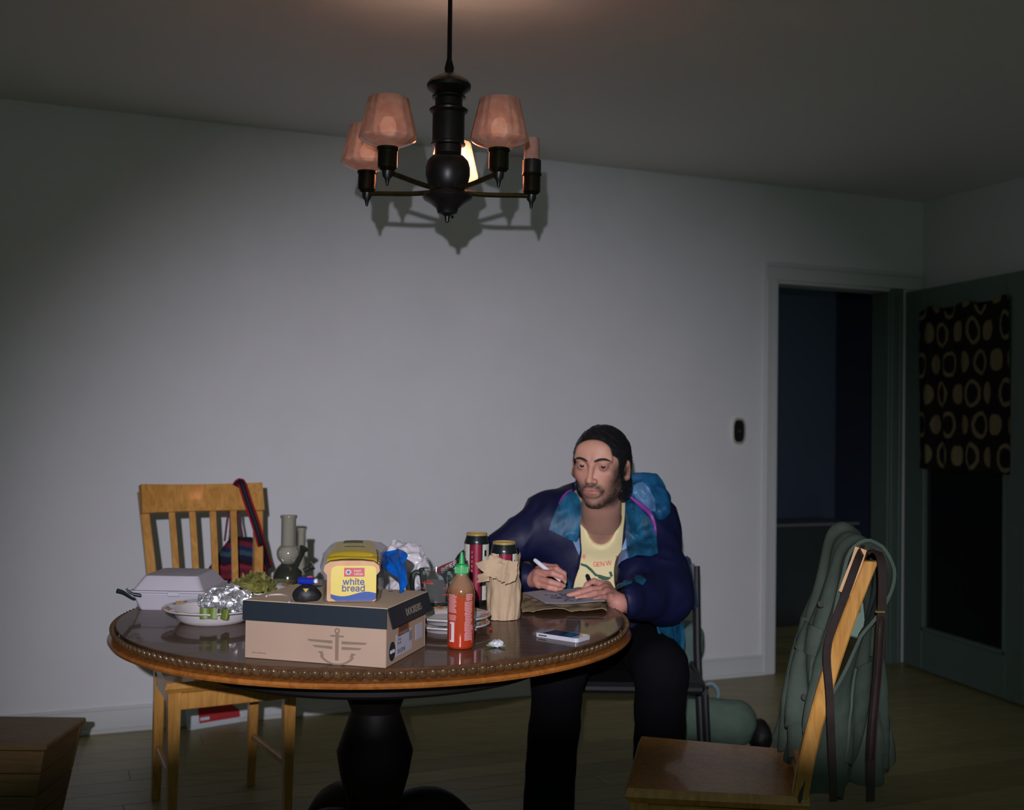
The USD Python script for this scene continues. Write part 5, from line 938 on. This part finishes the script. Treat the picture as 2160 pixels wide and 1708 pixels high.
# eyes, brows, hair
def face_y(x, z):              # where the face's surface is, along the head's own depth axis
    y = -0.16
    for _ in range(60): y += 0.8 * float(head_local(A3([[x, y, z]]))[0])
    return y
for s in (-1, 1):
    eye = trimesh.creation.icosphere(4, 0.0120); ec = A3([s * 0.0310, -0.0722, 0.0150]); ev = np.array(eye.vertices); gz = (EYE - hw(ec)) @ HR; gz /= np.linalg.norm(gz); ca = ev @ gz / 0.0120
    ecol = np.where((ca > 0.955)[:, None], A3([0.006, 0.005, 0.004]), np.where((ca > 0.83)[:, None], A3(C(40, 27, 20, 3.1)), A3(C(138, 122, 116, 3.1))))
    eye.vertices = hw(ev + ec); MAN.part('eye', eye, TINT('eye_surface', 0.35, 0.3), col=ecol)
    bp = [hw((s * x, face_y(s * x, z) - 0.0004, z)) for x, z in ((0.0105, 0.0295), (0.020, 0.0340), (0.034, 0.0365), (0.044, 0.0345), (0.0515, 0.0290))]
    MAN.part('eyebrow', tube(spline(bp, 18), np.interp(np.linspace(0, 1, 18), [0, .2, .65, 1], [0.0026, 0.0041, 0.0036, 0.0012]), 8, flat=(0.9, 0.9)), M('brow_hair', (0.014, 0.012, 0.010), 0.8))
hairm = M('black_hair', (0.007, 0.007, 0.009), 0.45, spec=0.35, bump=0.2, bs=60, bd=0.004, stretch=(7, 1.2, 2))
WIN = Polygon([(-0.068, -0.02), (-0.0655, 0.022), (-0.056, 0.046), (-0.036, 0.065), (-0.012, 0.0755), (0.001, 0.0770), (0.016, 0.0685), (0.032, 0.0575), (0.048, 0.0460), (0.0615, 0.034), (0.0635, 0.022), (0.0630, 0.000), (0.0625, -0.06), (0.0, -0.16), (-0.068, -0.06)])
wx, wy = A3(WIN.exterior.coords).T
def polysd(x, y, px_, py_):    # signed distance to a polygon, negative inside
    d = np.full(len(x), 1e9); ins = np.zeros(len(x), bool)
    for i in range(len(px_) - 1):
        ax_, ay, bx_, by = px_[i], py_[i], px_[i + 1], py_[i + 1]; ex, ey = bx_ - ax_, by - ay; t_ = np.clip(((x - ax_) * ex + (y - ay) * ey) / (ex * ex + ey * ey), 0, 1)
        d = np.minimum(d, np.hypot(x - ax_ - t_ * ex, y - ay - t_ * ey)); c = ((ay > y) != (by > y)) & (x < (bx_ - ax_) * (y - ay) / (by - ay + 1e-12) + ax_); ins ^= c
    return np.where(ins, -d, d)
def hairf(p):
    q = hl(p); ax = np.abs(q[:, 0]); m = np.stack([ax, q[:, 1], q[:, 2]], 1)
    strands = 0.0050 * (meshkit.noise(q @ rot3([0, 1, 0], 32) * A3([42, 42, 190]) + 1.5 * meshkit.noise(q * 40)[:, None]) - 0.5)
    d = ell(q, (0.001, 0.022, 0.024), (0.0825, 0.103, 0.0965))
    d = smin(d, ell(m, (0.060, 0.028, -0.030), (0.018, 0.040, 0.062)), 0.015)
    d = smin(d, ell(m, (0.052, 0.050, -0.062), (0.028, 0.036, 0.032)), 0.02)
    d = smin(d, ell(q, (0, 0.075, -0.05), (0.06, 0.035, 0.07)), 0.02)
    d = smin(d, cap(m, (0.0655, -0.006, 0.02), (0.0655, -0.002, -0.030), 0.0085, 0.0065), 0.008)   # sideburns
    fsd = polysd(q[:, 0], q[:, 2], wx, wy); face = smax(fsd, q[:, 1] - 0.000, 0.004); d = smax(d, -face, 0.005)
    d = smax(d, -ell(m, (0.081, 0.006, -0.006), (0.016, 0.022, 0.031)), 0.004)                    # ears show
    d = smax(d, -(q[:, 2] + 0.118), 0.01)
    return d - strands * np.clip(np.maximum(fsd, q[:, 1]) / 0.02, 0, 1)
MAN.part('hair', nets(hairf, HC - A3([0.14, 0.16, 0.16]), HC + A3([0.14, 0.18, 0.16]), 0.003), hairm)

# clothes
def shirtf(p):
    d = torso(p, 0.010); d = smin(d, cap(p, SHR, SHR + (ELR - SHR) * 0.5, 0.06, 0.055), 0.03); d = smin(d, cap(p, SHL, SHL + (ELL_ - SHL) * 0.5, 0.06, 0.055), 0.03)
    d = smin(d, cap(p, NB_ + A3([0, 0.035, -0.03]), CH, 0.075, 0.08), 0.05) + 0.006 * (meshkit.fbm(p * 14, 3) - 0.5)
    nk = ell(p, NB_ + A3([-0.002, -0.075, 0.012]), (0.050, 0.13, 0.092), rot3([1, 0, 0], 10)); d = smax(d, -nk, 0.004)
    return smax(d, 0.55 - p[:, 2], 0.01)
shirt = M('yellow_tshirt', C(216, 203, 154, 3.0), 0.9, spec=0.1, bump=0.15, bs=250, bd=0.0006)
sh_ = MAN.part('t_shirt', nets(shirtf, A3([0.0, 3.0, 0.52]), A3([0.56, 3.62, 1.10]), 0.006), shirt, label='pale yellow t-shirt with red lettering and a green print')
def march(f, px, py, d0=2.6, off=0.0, n=34): # first meeting of a line of sight with a surface
    r = np.stack([ray(a, b) for a, b in zip(np.ravel(px), np.ravel(py))]); r /= np.linalg.norm(r, axis=1)[:, None]; t_ = np.full(len(r), d0)
    for _ in range(n): t_ += 0.7 * np.clip(f(EYE + r * t_[:, None]) - off, -0.02, 0.05)
    return EYE + r * t_[:, None]
def drape(f, poly, off, t, step=4.0, d0=2.6): # a piece of cloth or print of thickness t lying on the surface f; its outline given as seen
    x0, y0, x1, y1 = poly.bounds; pts = [(x, y) for x in np.arange(x0 + step / 2, x1, step) for y in np.arange(y0 + step / 2, y1, step) if poly.buffer(-step * 0.35).contains(Point(x, y))]
    ring = A3(poly.segmentize(step).exterior.coords)[:-1]; allp = np.vstack([ring, A3(pts).reshape(-1, 2)])
    from scipy.spatial import Delaunay
    tri = Delaunay(allp).simplices; cen = allp[tri].mean(1); tri = tri[[poly.contains(Point(*c)) for c in cen]]
    a, b = march(f, allp[:, 0], allp[:, 1], d0, off + t), march(f, allp[:, 0], allp[:, 1], d0, off); K_ = len(allp); nr = len(ring); i = np.arange(nr); j = (i + 1) % nr
    cr = np.cross(allp[tri[:, 1]] - allp[tri[:, 0]], allp[tri[:, 2]] - allp[tri[:, 0]]); tri = np.where((cr > 0)[:, None], tri[:, ::-1], tri)
    f_ = np.vstack([tri, tri[:, ::-1] + K_, np.stack([i, j, j + K_], 1), np.stack([i, j + K_, i + K_], 1)]); return fix(TM(np.vstack([a, b]), f_))
rp_ = M('shirt_red_print', C(206, 112, 100, 3.0), 0.85, spec=0.1); gp_ = M('shirt_green_print', C(64, 92, 78, 3.0), 0.85, spec=0.1)
def glyphs(t_, cx, cy, h, deg): # lettering laid on the shirt
    m = meshkit.text_mesh(t_, h, 1.0, True); v = np.array(m.vertices); v[:, :2] -= (v[:, :2].min(0) + v[:, :2].max(0)) / 2; c, s_ = math.cos(math.radians(deg)), math.sin(math.radians(deg))
    X_, Y_ = v[:, 0] * c - v[:, 1] * s_, v[:, 0] * s_ + v[:, 1] * c; top_ = v[:, 2] > 0.5; P_ = np.empty_like(v)
    P_[top_] = march(shirtf, cx + X_[top_], cy - Y_[top_], 2.6, 0.0012); P_[~top_] = march(shirtf, cx + X_[~top_], cy - Y_[~top_], 2.6, -0.0005); return TM(P_, m.faces)
for t_, cx, cy, h, deg in (('R', 1232, 1174, 9, -28), ('G', 1255.5, 1189.5, 9.5, -6), ('E', 1263, 1190, 9.5, -2), ('N', 1271, 1189, 9.5, 4), ('W', 1284, 1187, 9.5, 8), ('A', 1302, 1176, 9.5, 30)):
    MAN.part('red_letter', glyphs(t_, cx, cy, h, deg), rp_, parent=sh_, smooth=False)
for pl in ([(1224, 1187), (1238, 1191), (1248, 1199), (1256, 1208), (1262, 1213), (1256, 1216), (1248, 1207), (1236, 1196), (1225, 1192)], [(1256, 1210), (1266, 1212), (1279, 1216), (1290, 1217), (1284, 1223), (1272, 1224), (1262, 1219)],
           [(1284, 1206), (1290, 1205), (1293, 1215), (1288, 1217)], [(1274, 1227), (1284, 1228), (1288, 1234), (1280, 1236)], [(1256, 1222), (1266, 1224), (1270, 1231), (1262, 1230)]):
    MAN.part('green_print', drape(shirtf, Polygon(pl), -0.0005, 0.0017, 3.0), gp_, parent=sh_, smooth=False)
black_cloth = M('black_trousers', (0.0035, 0.0035, 0.005), 0.9, spec=0.1, bump=0.3, bs=60, bd=0.003)
MAN.part('trousers', nets(lambda p: smax(smin(legs(p, 0.016, 0.02), ell(p, PE, (0.185, 0.15, 0.125)), 0.05) + 0.012 * (meshkit.fbm(p * 16, 3) - 0.5), 0.085 - p[:, 2], 0.01), A3([0.0, 2.95, 0.05]), A3([0.6, 3.82, 0.72]), 0.009), black_cloth)
for a in (AL, AR_):
    MAN.part('shoe', nets(lambda p: smax(smin(cap(p, a + A3([0, 0.03, -0.04]), a + A3([-0.01, -0.17, -0.055]), 0.045, 0.034), cap(p, a + A3([0, 0.02, -0.04]), a + A3([0, 0.02, 0.02]), 0.045, 0.046), 0.03), -p[:, 2] + 0.001, 0.004), a - A3([0.09, 0.27, 0.1]), a + A3([0.09, 0.12, 0.10]), 0.006), M('black_shoe', (0.01, 0.01, 0.01), 0.5))
OP = Polygon([(0.188, 1.06), (0.206, 0.93), (0.210, 0.865), (0.204, 0.82), (0.190, 0.775), (0.180, 0.70), (0.19, 0.55), (0.32, 0.55), (0.322, 0.70), (0.306, 0.78), (0.305, 0.815), (0.310, 0.845), (0.326, 0.87), (0.330, 0.93), (0.352, 1.06)]); ox, oz = A3(OP.exterior.coords).T
def wrinkle(p):
    w_ = meshkit.fbm(p * A3([9, 9, 7]) + 3.1, 2); k = meshkit.noise(p @ rot3([0.3, 1, 0.2], 35) * A3([26, 26, 9]) + w_[:, None] * 1.5)
    return 0.016 * (w_ - 0.5) + 0.014 * (0.5 - np.abs(2 * k - 1)) * np.clip(1.6 - 2 * w_, 0.2, 1)
def jacketf(p):
    d = torso(p, 0.034); d = smin(d, ell(p, A3([0.305, 3.53, 0.66]), (0.215, 0.185, 0.20)), 0.08)
    d = smin(d, cap(p, SHR + A3([0.0, 0, -0.002]), ELR, 0.068, 0.050), 0.05); d = smin(d, cap(p, ELR, WRR + (ELR - WRR) * 0.05, 0.052, 0.040), 0.03)
    d = smin(d, cap(p, SHL + A3([-0.005, 0, 0.0]), ELL_ + A3([-0.015, 0, 0.03]), 0.076, 0.078), 0.05); d = smin(d, cap(p, ELL_ + A3([-0.02, 0, 0.03]), WRL + (ELL_ - WRL) * 0.14 + A3([0, 0, 0.010]), 0.074, 0.047), 0.03)
    d = smin(d, cap(p, ELL_ + A3([-0.10, 0.02, 0.09]), ELL_ + A3([-0.02, 0.06, 0.06]), 0.055, 0.07), 0.05)
    d = smin(d, cap(p, NB_ + A3([-0.05, 0.05, -0.02]), NB_ + A3([0.06, 0.05, -0.02]), 0.055), 0.05)
    d = d - wrinkle(p)
    cutw = smax(polysd(p[:, 0], p[:, 2], ox, oz), p[:, 1] - 3.40, 0.02); d = smax(d, -cutw, 0.008)
    d = smax(d, -ell(p, NB_ + A3([0, -0.03, 0.06]), (0.075, 0.10, 0.10)), 0.01)
    return smax(d, 0.585 - p[:, 2] + 0.02 * np.sin(p[:, 0] * 30), 0.01)
navyc = M('navy_nylon', C(13, 17, 50, 3.0), 0.55, spec=0.3, bump=0.2, bs=45, bd=0.003)
jk = MAN.part('jacket', nets(jacketf, A3([-0.22, 2.88, 0.55]), A3([0.66, 3.86, 1.12]), 0.0065), navyc, label='navy nylon jacket with a teal lining')
tealm = M('teal_nylon', C(20, 76, 104, 3.0), 0.5, spec=0.3, var=0.55, vs=16, stretch=(2.2, 1, 0.7), bump=0.25, bs=40, bd=0.003)
steel = M('steel_blue_lining', C(104, 130, 164, 3.0), 0.55, var=0.15, vs=20)
jf2 = lambda p: np.minimum(jacketf(p), np.minimum(shirtf(p), 1e9))
def lapf(p): return smin(jacketf(p), shirtf(p), 0.05) + 0.012 * (np.abs(meshkit.noise(p @ rot3([0, 1, 0], 25) * A3([48, 30, 16])) * 2 - 1) - 0.6)
MAN.part('lapel', drape(lapf, Polygon([(1203, 1034), (1216, 1040), (1225, 1056), (1229, 1078), (1224, 1108), (1219, 1140), (1214, 1143), (1196, 1136), (1158, 1117), (1164, 1096), (1176, 1068), (1188, 1044)]), 0.004, 0.006, 4.0), tealm, parent=jk, label='teal turned-back lapel')
MAN.part('lapel', drape(lapf, Polygon([(1318, 1046), (1330, 1052), (1352, 1072), (1374, 1094), (1384, 1120), (1388, 1166), (1372, 1173), (1345, 1170), (1326, 1178), (1321, 1150), (1320, 1100)]), 0.004, 0.006, 4.0), tealm, parent=jk, label='teal turned-back lapel')
MAN.part('lining', drape(lapf, Polygon([(1216, 1143), (1222, 1134), (1224, 1160), (1222, 1172), (1207, 1138)]), 0.002, 0.005, 3.0), steel, parent=jk, label='pale blue lining edge')
MAN.part('lining', drape(lapf, Polygon([(1320, 1134), (1326, 1176), (1310, 1184), (1300, 1196), (1306, 1172)]), 0.002, 0.005, 3.0), steel, parent=jk, label='pale blue lining edge')
HD = [(Q(1346, 1022, 3.30), 0.034), (Q(1366, 1030, 3.30), 0.043), (Q(1384, 1052, 3.26), 0.036), (Q(1394, 1076, 3.21), 0.024), (Q(1340, 1040, 3.26), 0.028)]
def hoodf(p):
    d = 1e9
    for (a, ra), (b, rb) in zip(HD[:-2], HD[1:-1]): d = smin(d, cap(p, a, b, ra, rb), 0.015)
    d = smin(d, cap(p, HD[4][0], HD[1][0], 0.028, 0.036), 0.02); return d + 0.012 * (np.abs(meshkit.noise(p @ rot3([0, 1, 0], -35) * A3([44, 30, 18])) * 2 - 1) - 0.5)
lo, hi = bb([h[0] for h in HD], 0.07); MAN.part('hood', nets(hoodf, lo, hi, 0.0045), M('hood_blue', C(18, 74, 112, 3.1), 0.5, spec=0.3, var=0.4, vs=18), parent=jk, label='dark teal hood bunched behind the neck')
hlf = lambda p: smin(hoodf(p), lapf(p), 0.02)
MAN.part('hood_lining', drape(hlf, Polygon([(1331, 1030), (1344, 1018), (1356, 1016), (1370, 1030), (1381, 1052), (1383, 1078), (1372, 1078), (1356, 1062), (1342, 1052)]), 0.001, 0.004, 3.0), M('hood_steel', C(66, 106, 140, 3.1), 0.5, var=0.3, vs=25), parent=jk, label='paler blue inside of the hood')
purp = M('purple_piping', C(120, 50, 130, 3.0), 0.5)
def pipe(pts, r_): P_ = spline([march(hlf, [a], [b], 2.6, 0.012)[0] for a, b in pts], 24); return tube(P_, r_, 8)
MAN.part('piping', pipe([(1328, 1046), (1342, 1058), (1360, 1072), (1374, 1088), (1381, 1108), (1384, 1128)], np.interp(np.linspace(0, 1, 24), [0, .35, .7, 1], [0.003, 0.008, 0.006, 0.002])), purp, parent=jk, label='purple piping on the collar')
MAN.part('piping', pipe([(1206, 1034), (1194, 1040), (1186, 1050), (1180, 1062)], 0.003), purp, parent=jk, label='purple piping on the collar')
MAN.part('cuff', drape(jacketf, Polygon([(1297, 1240), (1302, 1232), (1318, 1226), (1334, 1224), (1332, 1230), (1316, 1236), (1300, 1244)]), 0.0, 0.005, 3.0), tealm, parent=jk, label='teal cuff stripe')
MAN.part('cuff', drape(jacketf, Polygon([(1338, 1212), (1350, 1212), (1364, 1222), (1356, 1234), (1340, 1226)]), 0.0, 0.005, 3.0), tealm, parent=jk, label='teal cuff stripe')
MAN.part('cuff', drape(jacketf, Polygon([(1191, 1216), (1197, 1214), (1202, 1228), (1204, 1240), (1196, 1243), (1190, 1230)]), 0.0, 0.005, 3.0), tealm, parent=jk, label='teal cuff stripe')
tl2 = [[Q(px, py, d) for px in np.linspace(a, b, 9)] for (a, b, py, d) in ((1384, 1440, 1312, 3.22), (1392, 1442, 1340, 3.19), (1402, 1440, 1368, 3.18), (1406, 1436, 1392, 3.18), (1408, 1428, 1414, 3.19), (1410, 1418, 1428, 3.20))]
tl2 = A3(tl2) + 0; tl2[..., 1] += 0.02 * np.sin(np.arange(9) * 1.5)[None, :]
MAN.part('jacket_tail', fix(sheet(tl2, 0.005)), tealm, parent=jk, label='teal inside of the jacket hem hanging down', smooth=50)
# pen and marker cap
pn0, pn1 = Q(1127, 1180, 3.035), Q(1192, 1232, 2.955); dn = (pn1 - pn0); Ln = np.linalg.norm(dn); dn /= Ln; a_ = np.cross(dn, A3([0, 1.0, 0])); a_ /= np.linalg.norm(a_); b_ = np.cross(dn, a_)
PN = Thing('pen', 'white marker pen held in the right hand of the man', 'pen', pn1)
PN.part('barrel', frame(lathe([(0, 0), (0.004, 0.0005), (0.0055, 0.004), (0.0062, 0.02), (0.0060, 0.07), (0.0042, Ln - 0.016), (0, Ln - 0.016)], 20), pn0, a_, b_, dn), M('pen_white', C(216, 214, 228, 3.0), 0.3, coat=0.4), smooth=40)
PN.part('tip', frame(lathe([(0, Ln - 0.016), (0.0038, Ln - 0.016), (0.0012, Ln - 0.002), (0, Ln)], 14), pn0, a_, b_, dn), M('pen_tip', (0.02, 0.02, 0.03), 0.4), smooth=40)
k0, k1 = Q(1238, 1212, 2.99), Q(1250, 1240, 2.95); dk = k1 - k0; Lk = np.linalg.norm(dk); dk /= Lk; a_ = np.cross(dk, A3([0, 1.0, 0])); a_ /= np.linalg.norm(a_); b_ = np.cross(dk, a_)
MK = Thing('marker', 'dark marker held between the fingers of the left hand', 'marker', k1)
MK.part('barrel', frame(lathe([(0, 0), (0.004, 0.0005), (0.0058, 0.004), (0.0062, 0.030), (0.0066, Lk), (0, Lk)], 18), k0, a_, b_, dk), M('cap_black', C(22, 26, 40, 3.0), 0.35), smooth=40)
# ---------------------------------------------------------------- the rest of the room
bk = M('black_metal', (0.012, 0.013, 0.014), 0.45, 0.2)
BC = Thing('folding_chair', 'low-backed black chair on which the man sits', 'chair', (0.40, 3.60, 0))
BC.part('seat', bx((0.40, 3.60, 0.425), (0.42, 0.42, 0.035), 0.012), bk)
BC.part('backrest', fix(sheet([[(0.41 + x * 0.235, 3.83 + 0.03 * (1 - x * x) + 0.05 * (z - 0.6), z) for z in (0.60, 0.66, 0.72, 0.755)] for x in np.linspace(-1, 1, 11)], 0.022)), bk)
for s in (-1, 1):
    BC.part('back_post', tube([(0.41 + s * 0.245, 3.86, 0.745), (0.41 + s * 0.242, 3.80, 0.46), (0.41 + s * 0.24, 3.70, 0.2), (0.41 + s * 0.24, 3.62, 0.0)], 0.014, 10), bk)
    BC.part('leg', tube([(0.41 + s * 0.2, 3.42, 0.43), (0.41 + s * 0.21, 3.40, 0.2), (0.41 + s * 0.215, 3.38, 0.0)], 0.012, 10), bk)
    BC.part('seat_rail', tube([(0.41 + s * 0.225, 3.80, 0.415), (0.41 + s * 0.2, 3.40, 0.415)], 0.011, 8), bk)
# a bent green-grey pack standing against the chair and a bundle on the floor
gm_ = M('grey_green_canvas', C(62, 78, 76, 4.3), 0.9, spec=0.1, var=0.15, vs=12, bump=0.3, bs=150, bd=0.002)
g0 = atz(1462, 1512, 0.0); gc = A3([g0[0] - 0.035, 4.25, 0.0]); gc = Q(1440, 1400, 4.48); gc[2] = 0
BKP = Thing('backpack', 'grey-green canvas backpack standing behind the chair of the man', 'backpack', gc)
BKP.part('pack', nets(lambda p: smax(smin(rbox(p, gc + A3([0, 0, 0.21]), (0.075, 0.09, 0.20), 0.06), rbox(p, gc + A3([0.025, -0.01, 0.37]), (0.055, 0.07, 0.07), 0.05), 0.02), -p[:, 2] + 0.001, 0.005) + 0.02 * (meshkit.fbm(p * 14, 3) - 0.5), gc + A3([-0.14, -0.16, -0.02]), gc + A3([0.16, 0.16, 0.52]), 0.009), gm_)
BKP.part('carry_loop', tube(spline([gc + A3(q) for q in ((0.075, -0.05, 0.16), (0.115, -0.06, 0.20), (0.135, -0.06, 0.17), (0.115, -0.05, 0.13))], 16), 0.008, 8), M('loop_webbing', C(80, 100, 104, 4.3), 0.7))
d0_ = Q(1500, 1478, 4.22); d0_[2] = 0.105
DF = Thing('duffel_bag', 'olive grey rolled duffel bag with a black end lying on the floor behind the man', 'bag', A3([d0_[0], d0_[1], 0]))
ax_ = A3([0.985, -0.17, 0]); 
DF.part('roll', nets(lambda p: smax(cap(p, d0_ - ax_ * 0.16, d0_ + ax_ * 0.09, 0.098, 0.088), -p[:, 2] + 0.002, 0.012) + 0.022 * (meshkit.fbm(p * 12, 3) - 0.5), d0_ + A3([-0.32, -0.2, -0.13]), d0_ + A3([0.30, 0.2, 0.16]), 0.009), M('olive_grey_nylon', C(66, 80, 70, 4.2), 0.75, spec=0.2, var=0.12, vs=10, bump=0.25, bs=120, bd=0.002))
e0 = d0_ + ax_ * 0.185 - EZ * 0.045
DF.part('black_end', nets(lambda p: smax(ell(p, e0, (0.045, 0.06, 0.062)), -p[:, 2] + 0.002, 0.008) + 0.008 * (meshkit.noise(p * 40) - 0.5), e0 - 0.09, e0 + 0.09, 0.007), M('black_nylon', (0.006, 0.006, 0.007), 0.6))
# brass wall button
wpnt = lambda px, py: (lambda r: EYE + r * (WD / (r @ WN)))(ray(px, py))
wc = wpnt(1557, 909)
WP = Thing('wall_switch', 'small chrome-rimmed black switch plate on the wall left of the doorway', 'switch', wc - EZ * 0.068)
def wplate(w_, h, d0, d1, r_): p = Polygon([(-w_, -h), (w_, -h), (w_, h), (-w_, h)]).buffer(-r_).buffer(r_, 8); return fix(frame(extr(p, d1 - d0, d0), wc, E1, EZ, -WN))
ring = lathe([(1, 0), (1, 0.006), (0.93, 0.012), (0.84, 0.013), (0.78, 0.009), (0.78, 0.0), (1, 0)], 48); v = np.array(ring.vertices); a = np.arctan2(v[:, 1], v[:, 0]); k = 1 / (np.abs(np.cos(a)) ** 3.2 + np.abs(np.sin(a)) ** 3.2) ** (1 / 3.2); ring.vertices = np.c_[v[:, 0] * k * 0.040, v[:, 1] * k * 0.068, v[:, 2]]
WP.part('chrome_rim', fix(frame(ring, wc, E1, EZ, -WN)), M('chrome_brass', (0.80, 0.78, 0.66), 0.42, 0.6))
WP.part('plate', wplate(0.032, 0.057, 0.0, 0.007, 0.018), M('switch_black', (0.012, 0.014, 0.012), 0.25))
WP.part('toggle', fix(frame(lathe([(0, 0.006), (0.006, 0.007), (0.005, 0.012), (0.0035, 0.022), (0, 0.023)], 16), wc, E1, EZ, -WN)), M('brass', (0.5, 0.34, 0.12), 0.3, 0.9))
# booklet leaning on the baseboard
b0, b1 = atz(397, 1541, 0.001), atz(517, 1521, 0.001); bu_ = b1 - b0; bl = np.linalg.norm(bu_); bu_ /= bl; up_ = A3([-bu_[1] * 0.30, bu_[0] * 0.30, 0.954]); nn = np.cross(bu_, up_)
BK = Thing('booklet', 'white booklet with a red cover print leaning low against the baseboard under the left chair', 'booklet', (b0 + b1) / 2)
BK.part('pages', fix(frame(bx((bl / 2, 0.050, -0.004), (bl, 0.10, 0.008), 0.001), b0, bu_, up_, nn)), M('booklet_white', C(150, 156, 160, 4.2), 0.6))
BK.part('red_print', fix(frame(bx((bl * 0.56, 0.056, 0.0004), (bl * 0.72, 0.070, 0.001)), b0, bu_, up_, nn)), M('booklet_red', C(130, 30, 34, 4.2), 0.5))
BK.part('white_print', fix(frame(bx((bl * 0.30, 0.036, 0.0008), (bl * 0.16, 0.012, 0.0014)), b0, bu_, up_, nn)), M('booklet_white', C(150, 156, 160, 4.2), 0.6))
# corner of a low wooden crate at the lower left
s0 = Q(178, 1513, 3.45); zs = s0[2]; sw = WOOD('crate_wood', lin(96, 74, 42), lin(122, 96, 58), 0.55, scale=5)
ST = Thing('wooden_crate', 'low brown wooden crate cut off by the lower left edge of the picture', 'crate', (s0[0] - 0.2, s0[1] - 0.14, 0))
for k in range(4):             # boards, the crate narrowing to its foot
    za, zb = 0.012 + k * (zs - 0.03) / 4, 0.012 + (k + 1) * (zs - 0.03) / 4 - 0.003; ia, ib = [0.055 * (1 - z / zs) for z in (za, zb)]
    for sy in (0, 1):
        y_ = lambda i_: (s0[1] - 0.010 - i_ * 0.4) if sy else (s0[1] - 0.28 + i_ * 0.4)
        ST.part('board', hull([(x, y_(i_) + dy, z) for z, i_ in ((za, ia), (zb, ib)) for x in (s0[0] - 0.40 + i_, s0[0] - i_) for dy in (-0.007, 0.007)]), sw)
    for sx in (0, 1):
        x_ = lambda i_: (s0[0] - 0.008 - i_) if sx else (s0[0] - 0.392 + i_)
        ST.part('board', hull([(x_(i_) + dx, y, z) for z, i_ in ((za, ia), (zb, ib)) for y in (s0[1] - 0.265, s0[1] - 0.022) for dx in (-0.007, 0.007)]), sw)
ST.part('lid', bx((s0[0] - 0.20, s0[1] - 0.145, zs - 0.009), (0.41, 0.30, 0.018), 0.004), sw); ST.part('bottom', bx((s0[0] - 0.20, s0[1] - 0.145, 0.006), (0.28, 0.22, 0.012), 0.002), sw)
# in the dark hall: a shelf with a bottle
hs0 = (UV(1648, -1.2), UV(1760, -1.2)); zsh = 0.62
SHf = Thing('hall_shelf', 'dark low cabinet with a pale top edge in the hall beyond the doorway', 'cabinet', R((hs0[0] + hs0[1]) / 2, -1.2, 0))
SHf.part('cabinet', rbx(hs0[0] - 0.3, hs0[1] + 0.05, -1.39, -1.05, 0.0, zsh, 0.004), M('cabinet_dark', (0.012, 0.012, 0.014), 0.5)); SHf.part('top', rbx(hs0[0] - 0.32, hs0[1] + 0.07, -1.395, -1.03, zsh, zsh + 0.018, 0.003), M('cabinet_top', lin(96, 92, 104), 0.5))

cgrid = [[(0.655 - 0.012 * i + 0.02 * x, 3.80 + 0.05 * x, z) for x in np.linspace(-1, 1, 5)] for i, z in enumerate((0.60, 0.66, 0.72, 0.762, 0.770))]
solo('blue_cloth', fix(sheet(A3(cgrid) + A3([-0.008, 0, 0.01]), 0.006)), M('blue_cloth', C(44, 66, 96, 3.7), 0.8), 'small blue cloth hung on the corner of the black chair behind the man', 'cloth')
